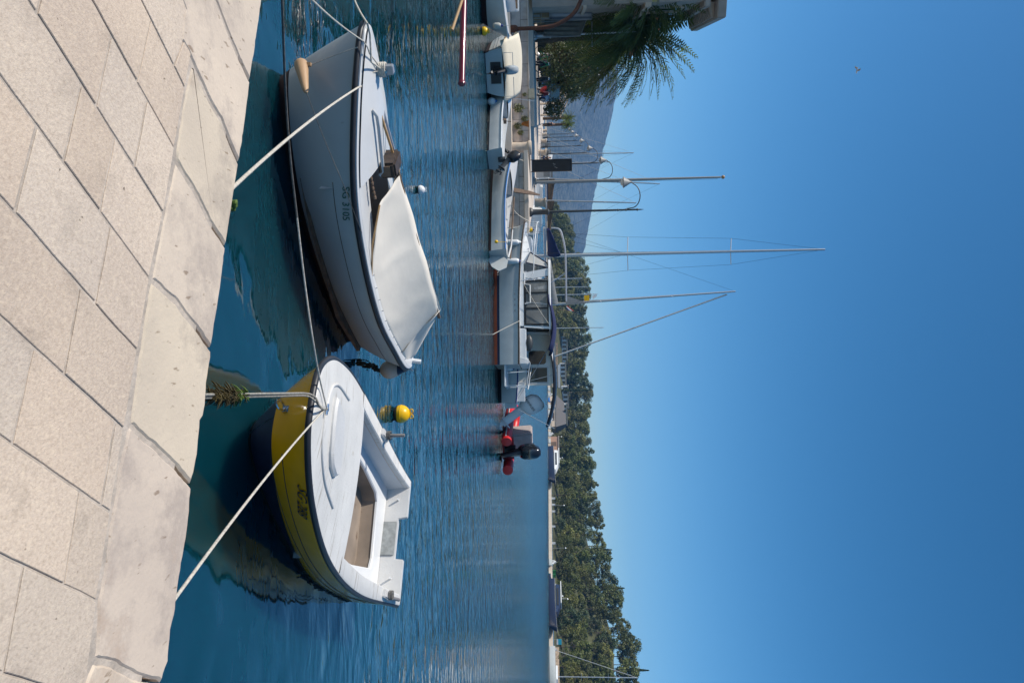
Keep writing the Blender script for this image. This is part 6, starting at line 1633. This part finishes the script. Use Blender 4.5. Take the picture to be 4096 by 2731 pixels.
for fi, (f, step) in enumerate(((1.0, 27), (.72, 30), (.42, 33), (.16, 38))):
    Y = 812 + fi * 9
    while Y < 2860:
        Yj = Y + q.uniform(-8, 8); ff = f + q.uniform(-.07, .07); p = shore_at(Yj); s = (Yj - 1365.5) / FPX; y = p.y * (1 + .26 * ff); z = hill_h(Yj, min(ff, 1))
        need = CZ + (skyX(Yj) - hz(Yj)) * y / FPX - z          # height that just reaches the skyline
        d_ = y / 330.0
        kind = q.choice([0, 1, 2, 5, 0, 6, 2, 3, 4, 6, 7]) if f < .95 else q.choice([0, 1, 2, 3, 5, 7, 6])
        h0 = (10, 10, 11.5, 9.5, 7.5, 10.5, 9, 13)[kind]
        if f >= .95: sc = max(.5, need * q.uniform(.74, 1.08) / h0)
        else: sc = min(max(.5, need * 1.0 / h0), q.uniform(.72, 1.1) * max(1.0, d_))
        skip = 1330 < Yj < 1720 and f < .6
        if not skip: plant(kind, V((s * y, y, z - .2)), min(sc, 1.9), q.uniform(0, 6.28))
        Y += step * (1.0 if Yj < 1900 else 1.0)
for (x, y, sc, lb) in ((-22.2, 54, .62, 'dark leafy tree in the shade between the date palms'), (-25.2, 68, .6, 'dark leafy tree behind the row of scooters')):
    
    st_ = thing('shade_tree', lb, 'tree', (x, y, 1.6), .5, 'shade trees on the promenade'); tk_, cr__ = tree_mesh(int(x * -10), 9.5 * sc, 4.3 * sc, .1, None, blobs=26, per=330, leaf=.17)
    tk_.build('trunk', K['bark'], st_); cr__.build('crown', K['pine2'], st_, rec=False)
def special(Y, f, fn):
    p = shore_at(Y); s = (Y - 1365.5) / FPX; y = p.y * (1 + .26 * f); return V((s * y, y, hill_h(Y, min(1, f)) - .1))
def cone_tree(label, Y, X, f, r, name='cypress_tree', mat='pine2', group=None):
    loc = special(Y, f, 0); h = CZ + (X - hz(Y)) * loc.y / FPX - loc.z
    t = thing(name, label, 'tree', loc, 0, group); q2 = random.Random(Y); mb = MB(); tk = MB(); tk.tube([(0, 0, -1), (0, 0, h * .9)], [.2, .04], 6)
    for i in range(1300):
        z = h * q2.random() ** .8; rr_ = r * (1 - z / h) ** .8 * q2.uniform(.5, 1.05) * (1 if z > h * .1 else .6); a = q2.uniform(0, 6.283); p = V((rr_ * math.cos(a), rr_ * math.sin(a), z)); u = V((q2.gauss(0, 1), q2.gauss(0, 1), q2.gauss(0, 1.4))).normalized() * .4; v_ = u.orthogonal().normalized() * .25
        mb.face(p - u, p + v_, p + u, p - v_)
    tk.build('trunk', K['bark'], t); mb.build('crown', K[mat], t, rec=False)
cone_tree('slim dark cypress spire rising above the villas', 1563, 2368, .5, 1.5)
cone_tree('feathery pine spike poking above the far right wood', 2675, 2592, 1.0, 1.6, 'spruce_tree')
cone_tree('narrow conifer tip standing above the wood, left of a second one', 2198, 2446, 1.0, 1.6, 'spruce_tree')
cone_tree('narrow conifer tip standing above the wood, right of the first one', 2232, 2450, 1.0, 1.6, 'spruce_tree')
cone_tree('pointed fir top above the dark yacht on the far shore', 2350, 2496, 1.0, 1.8, 'spruce_tree')
for Y, f, lb in ((2455, .2, 'bare grey twiggy tree on the shore above the navy yacht'), (2560, .25, 'bare leaning grey pine trunk on the far right shore')):
    loc = special(Y, f, 0); t = thing('bare_tree', lb, 'tree', loc); tk = MB(); tw = MB(); q2 = random.Random(Y)
    tk.tube([(0, 0, -.5), (.5, 0, 3), (1.6, 0, 6)], [.2, .14, .05], 6)
    for i in range(70):
        b = V((.5, 0, 3)).lerp(V((1.6, 0, 6)), q2.random()); d = V((q2.gauss(0, 1), q2.gauss(0, 1), q2.gauss(.5, .7))).normalized(); tw.tube([b, b + d * 1.2, b + d * 2.2 + V((0, 0, .2))], [.04, .025, .008], 3)
    tk.build('trunk', K['deadwood'], t); tw.build('branches', K['deadwood'], t)

# villas, stone boathouses, walls on the far shore
def at_shore(Y, f): 
    v = special(Y, f, 0); return v
def villa(label, Y, w_, h, f=.55):
    loc = at_shore(Y, f); t = thing('villa', label, 'house', loc, R(-20) * 0)
    mb = MB(); mb.bb(-w_ / 2, w_ / 2, 0, 8, -1, h); mb.build('wall', K['white'], t)
    mb = MB(); mb.bb(-w_ / 2 - .5, w_ / 2 + .5, -1.2, 8.5, h, h + .5); mb.build('roof', K['facade'], t)
    for i in range(max(1, int(w_ / 3.2))):
        x = -w_ / 2 + 1.6 + 3.2 * i; o = MB(); o.bb(x - .9, x + .9, -.05, -.001, .6, h - .5); o = o.build('window', K['facade'], t); g = MB(); g.bb(x - .75, x + .75, -.07, -.051, .7, h - .6); g.build('pane', K['glass'], o)
    return t
villa('white terraced villa left among the pines above the long wall', 1400, 20, 4.2)
villa('white terraced villa in the middle, above the stone boathouses', 1500, 17, 4.2)
villa('white terraced villa right of the cypress', 1590, 16, 4.2)
villa('white terraced villa farthest right above the boathouse roof', 1660, 15, 4.0)
loc = at_shore(1450, .03); lw = thing('long_house', 'long low pale building with small square openings on the far shore', 'building', loc, R(-8))
mb = MB(); mb.bb(-13, 17, 0, 6, -1, 5.2); mb.build('wall', K['pale_stone'], lw); mb = MB(); mb.bb(2, 17.4, -.4, 6.4, 5.2, 6.6); mb.build('roof', K['ltgrey'], lw); mb = MB(); mb.bb(-13.2, 2, -.25, 6, 4.0, 5.3); mb.build('stone_band', MT('rubble_stone', (.36, .24, .15), .9, var=.4, vs=1.2), lw)
for i in range(4): mb = MB(); mb.bb(3.5 + 3.4 * i, 4.1 + 3.4 * i, -.05, -.001, 3.9, 4.5); mb.build('opening', K['black'], lw)
def boathouse(label, Y, w_, h, rh):
    loc = at_shore(Y, .03); t = thing('boathouse', label, 'building', loc, R(-35))
    mb = MB(); mb.bb(-w_ / 2, w_ / 2, 0, 10, -.5, h); mb.build('wall', K['pale_stone'], t)
    rf = MB(); rf.add([(-w_ / 2 - .5, -.5, h - .4), (w_ / 2 + .5, -.5, h - .4), (w_ / 2 + .5, 10.5, h - .4), (-w_ / 2 - .5, 10.5, h - .4), (-w_ * .25, 3, h + rh), (w_ * .25, 3, h + rh), (w_ * .25, 7, h + rh), (-w_ * .25, 7, h + rh)], [(0, 1, 5, 4), (1, 2, 6, 5), (2, 3, 7, 6), (3, 0, 4, 7), (4, 5, 6, 7), (0, 3, 2, 1)]); rf.build('roof', K['slatedark'], t)
    mb = MB(); mb.bb(-w_ * .2, w_ * .2, -.06, -.001, 0, h * .6); mb.build('door', K['wood_dark'], t)
boathouse('grey roofed stone boathouse under the bimini tip, left of two', 1618, 12, 4.2, 4.6)
boathouse('larger grey roofed stone boathouse right of the bimini tip', 1668, 14, 3.6, 6.0)
loc = at_shore(1778, .03); t = thing('shore_hut', 'terracotta coloured hut under the far pines', 'hut', loc, R(-30)); mb = MB(); mb.bb(-5, 5, 0, 5, -.3, 4.4); mb.build('wall', MT('terracotta_wall', (.42, .25, .17), .9, var=.1), t); mb = MB(); mb.bb(-5.4, 5.4, -.5, 5.4, 4.4, 4.8); mb.build('roof', K['facade'], t); mb = MB(); mb.bb(-1.6, 1.2, -.06, -.001, 0, 3.2); mb.build('door', K['wood'], t)
sw_ = thing('stone_wall', 'low rubble garden wall at the lower right of the far shore', 'wall', at_shore(2680, .06), 0); mb = MB(); a = at_shore(2590, .07) - at_shore(2680, .06); b = at_shore(2900, .07) - at_shore(2680, .06); d = (b - a).normalized(); mb.loft([[p + V((0, 0, z)) + V((d.y, -d.x, 0)) * o for o, z in ((0, -1), (0, 1.6), (.5, 1.6), (.5, -1))] for p in (a, b)]); mb.build('stones', MT('rubble_stone_wall', (.33, .25, .18), .9, var=.4, vs=1.5), sw_)
# pedestals, lamps, bins, sign on the far quay
def on_quay(Y, f=.012): p = at_shore(Y, f); return V((p.x, p.y, 1.58))
GPF = 'service pedestals along the far quay'
p0 = None
for Y, lb in ((1994, 'far quay pedestal just right of the dark hulled boat'), (2019, 'second far quay pedestal right of the dark hulled boat'), (2046, 'far quay pedestal beside the red post'), (2106, 'far quay pedestal in the middle of the bare quay stretch'), (2173, 'far quay pedestal before the pale banks of the wood'), (2250, 'far quay pedestal next to the white parked boat'), (2338, 'far quay pedestal at the left tip of the navy yacht'), (2597, 'far quay pedestal right of the turquoise sign')):
    if p0 is None:
        p0 = thing('quay_pedestal', lb, 'service pedestal', on_quay(Y), 0, GPF); mb = MB(); mb.bb(-.45, .45, -.35, .35, 0, 1.75); mb.build('cabinet', K['white'], p0, bev=.05); mb = MB(); mb.bb(-.5, .5, -.4, .4, 1.75, 1.95); mb.build('lid', K['ltgrey'], p0, bev=.05)
    else: dup(p0, on_quay(Y), 0, lb, sc=(on_quay(Y).y / 370,) * 3)
GLF = 'lamp posts along the far quay'; l2 = None
for Y, lb in ((1748, 'far quay lamp post near the terracotta hut'), (1832, 'far quay lamp post above the dark hulled boat'), (2022, 'far quay lamp post among the pines left of centre'), (2192, 'far quay lamp post before the right pines'), (2395, 'far quay lamp post above the navy yacht')):
    if l2 is None:
        l2 = thing('quay_lamp', lb, 'street lamp', on_quay(Y, .03), 0, GLF); mb = MB(); mb.tube([(0, 0, 0), (0, 0, 6.4)], [.1, .06], 6); mb.build('pole', K['grey'], l2); mb = MB(); mb.lathe([(.4, 6.3), (.3, 6.6), (.05, 6.9)], 10); mb.build('lamp_head', K['white'], l2)
    else: dup(l2, on_quay(Y, .03), 0, lb)
sg_ = thing('quay_sign', 'turquoise square sign on two posts on the far right quay', 'sign', on_quay(2566, .02)); mb = MB(); mb.bb(-1.1, 1.1, -.06, .06, 1.4, 3.4); mb.build('panel', MT('turquoise_sign', (.02, .36, .5), .5), sg_); mb = MB(); mb.bb(-1.1, 1.1, -.07, -.061, 1.4, 2.0); mb.build('white_strip', K['white'], sg_)
for x in (-.9, .9): mb = MB(); mb.tube([(x, .08, 0), (x, .08, 1.8)], .06, 6); mb.build('post', K['grey'], sg_)
GB = 'green bins on the far quay'
b0_ = thing('waste_bin', 'green waste container on the far quay, left of two', 'bin', on_quay(2287, .02), 0, GB); mb = MB(); mb.bb(-.75, .75, -.5, .5, .12, 1.3); mb.build('container', MT('green_bin', (.02, .14, .03), .5), b0_, bev=.06); mb = MB(); mb.bb(-.8, .8, -.55, .55, 1.3, 1.5); mb.build('lid', MT('green_lid', (.03, .2, .04), .5), b0_, bev=.05)
dup(b0_, on_quay(2302, .02), 0, 'green waste container on the far quay, right of two')
# boats at the far quay
def far_boat(label, Y0, Y1, hgt, matn, house_=True, name='motor_yacht', off=3.5, bowright=True):
    a = shore_at(Y0); b = shore_at(Y1); a = V((a.x, a.y)); b = V((b.x, b.y)); d = (b - a); L_ = d.length; d.normalize(); nrm = V((d.y, -d.x)); nrm = nrm if nrm.y < 0 else -nrm
    o = a + nrm * off; rz = math.atan2(d.y, d.x)
    if not bowright: o = b + nrm * off; rz += math.pi
    H = ghull(L_, min(5, L_ * .25), hgt * 1.15, hgt * .9, hgt * .9, tr=.85, wl_=.85)
    t = gboat(name, label, (o.x, o.y, 0), rz, H, dict(hull=K[matn], anti=K['black'], rail=K['ltgrey'], deck=K['white_gel']), boot=.15, n=16)
    if house_:
        c = MB(); c.loft([[V((L_ * x, y * min(1.9, L_ * .09), z)) for y, z in ((-1, hgt), (-.85, hgt + hh), (.85, hgt + hh), (1, hgt))] for x, hh in ((.12, hgt * .62), (.5, hgt * .68), (.68, hgt * .2))]); c.build('cabin', K['white'] if house_ == 1 else K['navy'], t, bev=.05)
        w_ = MB(); w_.bb(L_ * .2, L_ * .55, -min(1.95, L_ * .092), min(1.95, L_ * .092), hgt + .15 * hgt, hgt + .42 * hgt); w_.build('window', K['glass'], t)
        r_ = MB(); r_.bb(L_ * .05, L_ * .5, -min(1.8, L_ * .085), min(1.8, L_ * .085), hgt * 1.72, hgt * 1.84); r_.build('roof', K['white'], t, bev=.03)
        k_ = MB(); k_.ball((L_ * .3, 0, hgt * 2.0), .35, 8); k_.tube([(L_ * .34, 0, hgt * 1.8), (L_ * .34, 0, hgt * 2.6)], .05, 5); k_.build('radar', K['white'], t)
    return t
far_boat('dark navy hulled boat with white wheelhouse at the far quay left of centre', 1815, 1955, 3.4, 'navy')
ny = far_boat('long navy motor yacht with white flybridge at the far right quay', 2352, 2552, 2.9, 'navy', 2)
t = far_boat('pale green and white sailing boat cut by the right end of the far quay', 2620, 2790, 2.6, 'white_hull', False, 'sailing_yacht')
mb = MB(); mb.tube([(12, 0, 2.4), (12, 0, 33)], .16, 8); mb.build('mast', K['alu'], t); mb = MB(); mb.tube([(.6, 0, 2.9), (12, 0, 32.6)], .09, 6); mb.build('forestay', K['ltgrey'], t)
for z in (12, 22): mb = MB(); mb.tube([(12, -2, z), (12, 2, z)], .07, 5); mb.build('spreader', K['ltgrey'], t)
mb = MB(); mb.bb(8, 14, -1.2, 1.2, 2.5, 3.2); mb.build('cabin', K['white'], t, bev=.1)
far_boat('white small boat parked at the far quay beside the green bins', 2254, 2278, 1.5, 'white_hull', 1, 'motorboat', 2.0)
far_boat('dark inflatable lying before the navy yacht bow on the far quay', 2310, 2332, 1.0, 'navy', False, 'motorboat', 2.0)
for i, (a_, b_, m_) in enumerate(((1560, 1575, 'white_hull'), (1582, 1598, 'white_hull'), (1604, 1622, 'midblue'), (1632, 1650, 'white_hull'), (1655, 1676, 'white_hull'), (1684, 1706, 'grey_white'), (1712, 1730, 'white_hull'), (1742, 1760, 'white_hull'), (1770, 1788, 'white_hull'))):
    far_boat(['tiny white boat far off, first below the long pale building', 'tiny white boat far off, second from the long pale building', 'tiny blue boat below the left boathouse', 'tiny white boat below the gap between the boathouses', 'tiny white boat below the larger boathouse', 'tiny grey boat right of the larger boathouse', 'tiny white boat left of the first far lamp post', 'tiny white boat below the terracotta hut', 'tiny white boat next to the dark navy hull'][i], a_, b_, 1.4, m_, i % 2, 'motorboat', 2.5)

# ---------------------------------------------------------------- mountain and haze
ridge_px = ([-900, -300, 0, 180, 300, 360, 470, 545, 600, 690, 740, 800, 880, 960, 1000, 1040, 1120, 1300, 1700], [2420, 2480, 2455, 2470, 2466, 2463, 2444, 2430, 2418, 2397, 2384, 2371, 2362, 2348, 2341, 2325, 2290, 2245, 2215])
MY = 3000.0
mm = MB(); rings = []
Ys = list(range(-900, 1500, 12))
for Y in Ys:
    X = crv(ridge_px[0], ridge_px[1], Y) + 3 * noise.noise(V((Y * .05, 0, 1))) + 2 * noise.noise(V((Y * .21, 0, 1)))
    s = (Y - 1365.5) / FPX; H_ = CZ + (X - hz(Y)) * MY / FPX; row = []
    for k in range(26):
        f = k / 20; y = lerp(1900, MY, f); hh = H_ * (f ** 1.15 if f <= 1 else 1 - (f - 1) * .5)
        env = math.sin(math.pi * min(1, f)) if f < 1 else .3
        xx = s * lerp(2600, MY, min(1, f)); hh += H_ * .16 * env * (noise.fractal(V((xx / 260, y / 420, 2)), 1, 2, 6)); row.append(V((xx, y, max(-5, hh))))
    rings.append(row)
mm.loft(rings, False, False)
def mountain_mat():
    mt = MT('scrub_mountain', (.16, .155, .13), .95, var=.1, vs=.01); T, N, L = nt(mt); b = N['Principled BSDF']; tc = N.new('ShaderNodeTexCoord')
    n = N.new('ShaderNodeTexNoise'); n.inputs['Scale'].default_value = .05; n.inputs['Detail'].default_value = 15; n.inputs['Roughness'].default_value = .82; L.new(tc.outputs['Object'], n.inputs['Vector'])
    mr = N.new('ShaderNodeMapRange'); mr.inputs['From Min'].default_value = .44; mr.inputs['From Max'].default_value = .58; L.new(n.outputs['Fac'], mr.inputs['Value'])
    mx = N.new('ShaderNodeMix'); mx.data_type = 'RGBA'; mx.inputs[6].default_value = (.016, .028, .024, 1); mx.inputs[7].default_value = (.115, .12, .10, 1); L.new(mr.outputs[0], mx.inputs[0]); L.new(mx.outputs[2], b.inputs['Base Color']); return mt
struct(mm.build('mountain', mountain_mat()))
hz_ = MB(); hz_.bb(-1900, 1900, -120, 3700, -3, 420)
hm_ = bpy.data.materials.new('haze'); T, N, L = nt(hm_)
for n in list(N):
    if n.type == 'BSDF_PRINCIPLED': N.remove(n)
pvn = N.new('ShaderNodeVolumePrincipled'); pvn.inputs['Density'].default_value = .00015; pvn.inputs['Color'].default_value = (.17, .48, .98, 1); pvn.inputs['Anisotropy'].default_value = .2
L.new(pvn.outputs[0], N['Material Output'].inputs['Volume'])
ho = hz_.build('haze', hm_); struct(ho, 'stuff')
# a gull high in the sky
gl = thing('gull', 'tiny dark gull flying high in the blue sky', 'bird', ony(3428, 282, 60), R(30)); mb = MB()
mb.loft([[V((x, y * .05, z)) for y, z in ((-1, 0), (0, .05), (1, 0), (0, -.05))] for x, z in ((-.25, 0), (-.1, .01), (.15, .02), (.25, .02))]); mb.build('body', K['ltgrey'], gl)
for sd in (-1, 1): mb = MB(); mb.loft([[V((.08 - .1 * k, sd * (.04 + .28 * k), .03 + .08 * k * (2 - k))), V((-.06 - .1 * k, sd * (.04 + .28 * k), .03 + .08 * k * (2 - k))), V((-.06 - .1 * k, sd * (.04 + .28 * k), .015 + .08 * k * (2 - k)))] for k in (0, 1, 2)]); mb.build('wing', K['grey'], gl)
print('trees', cnt)
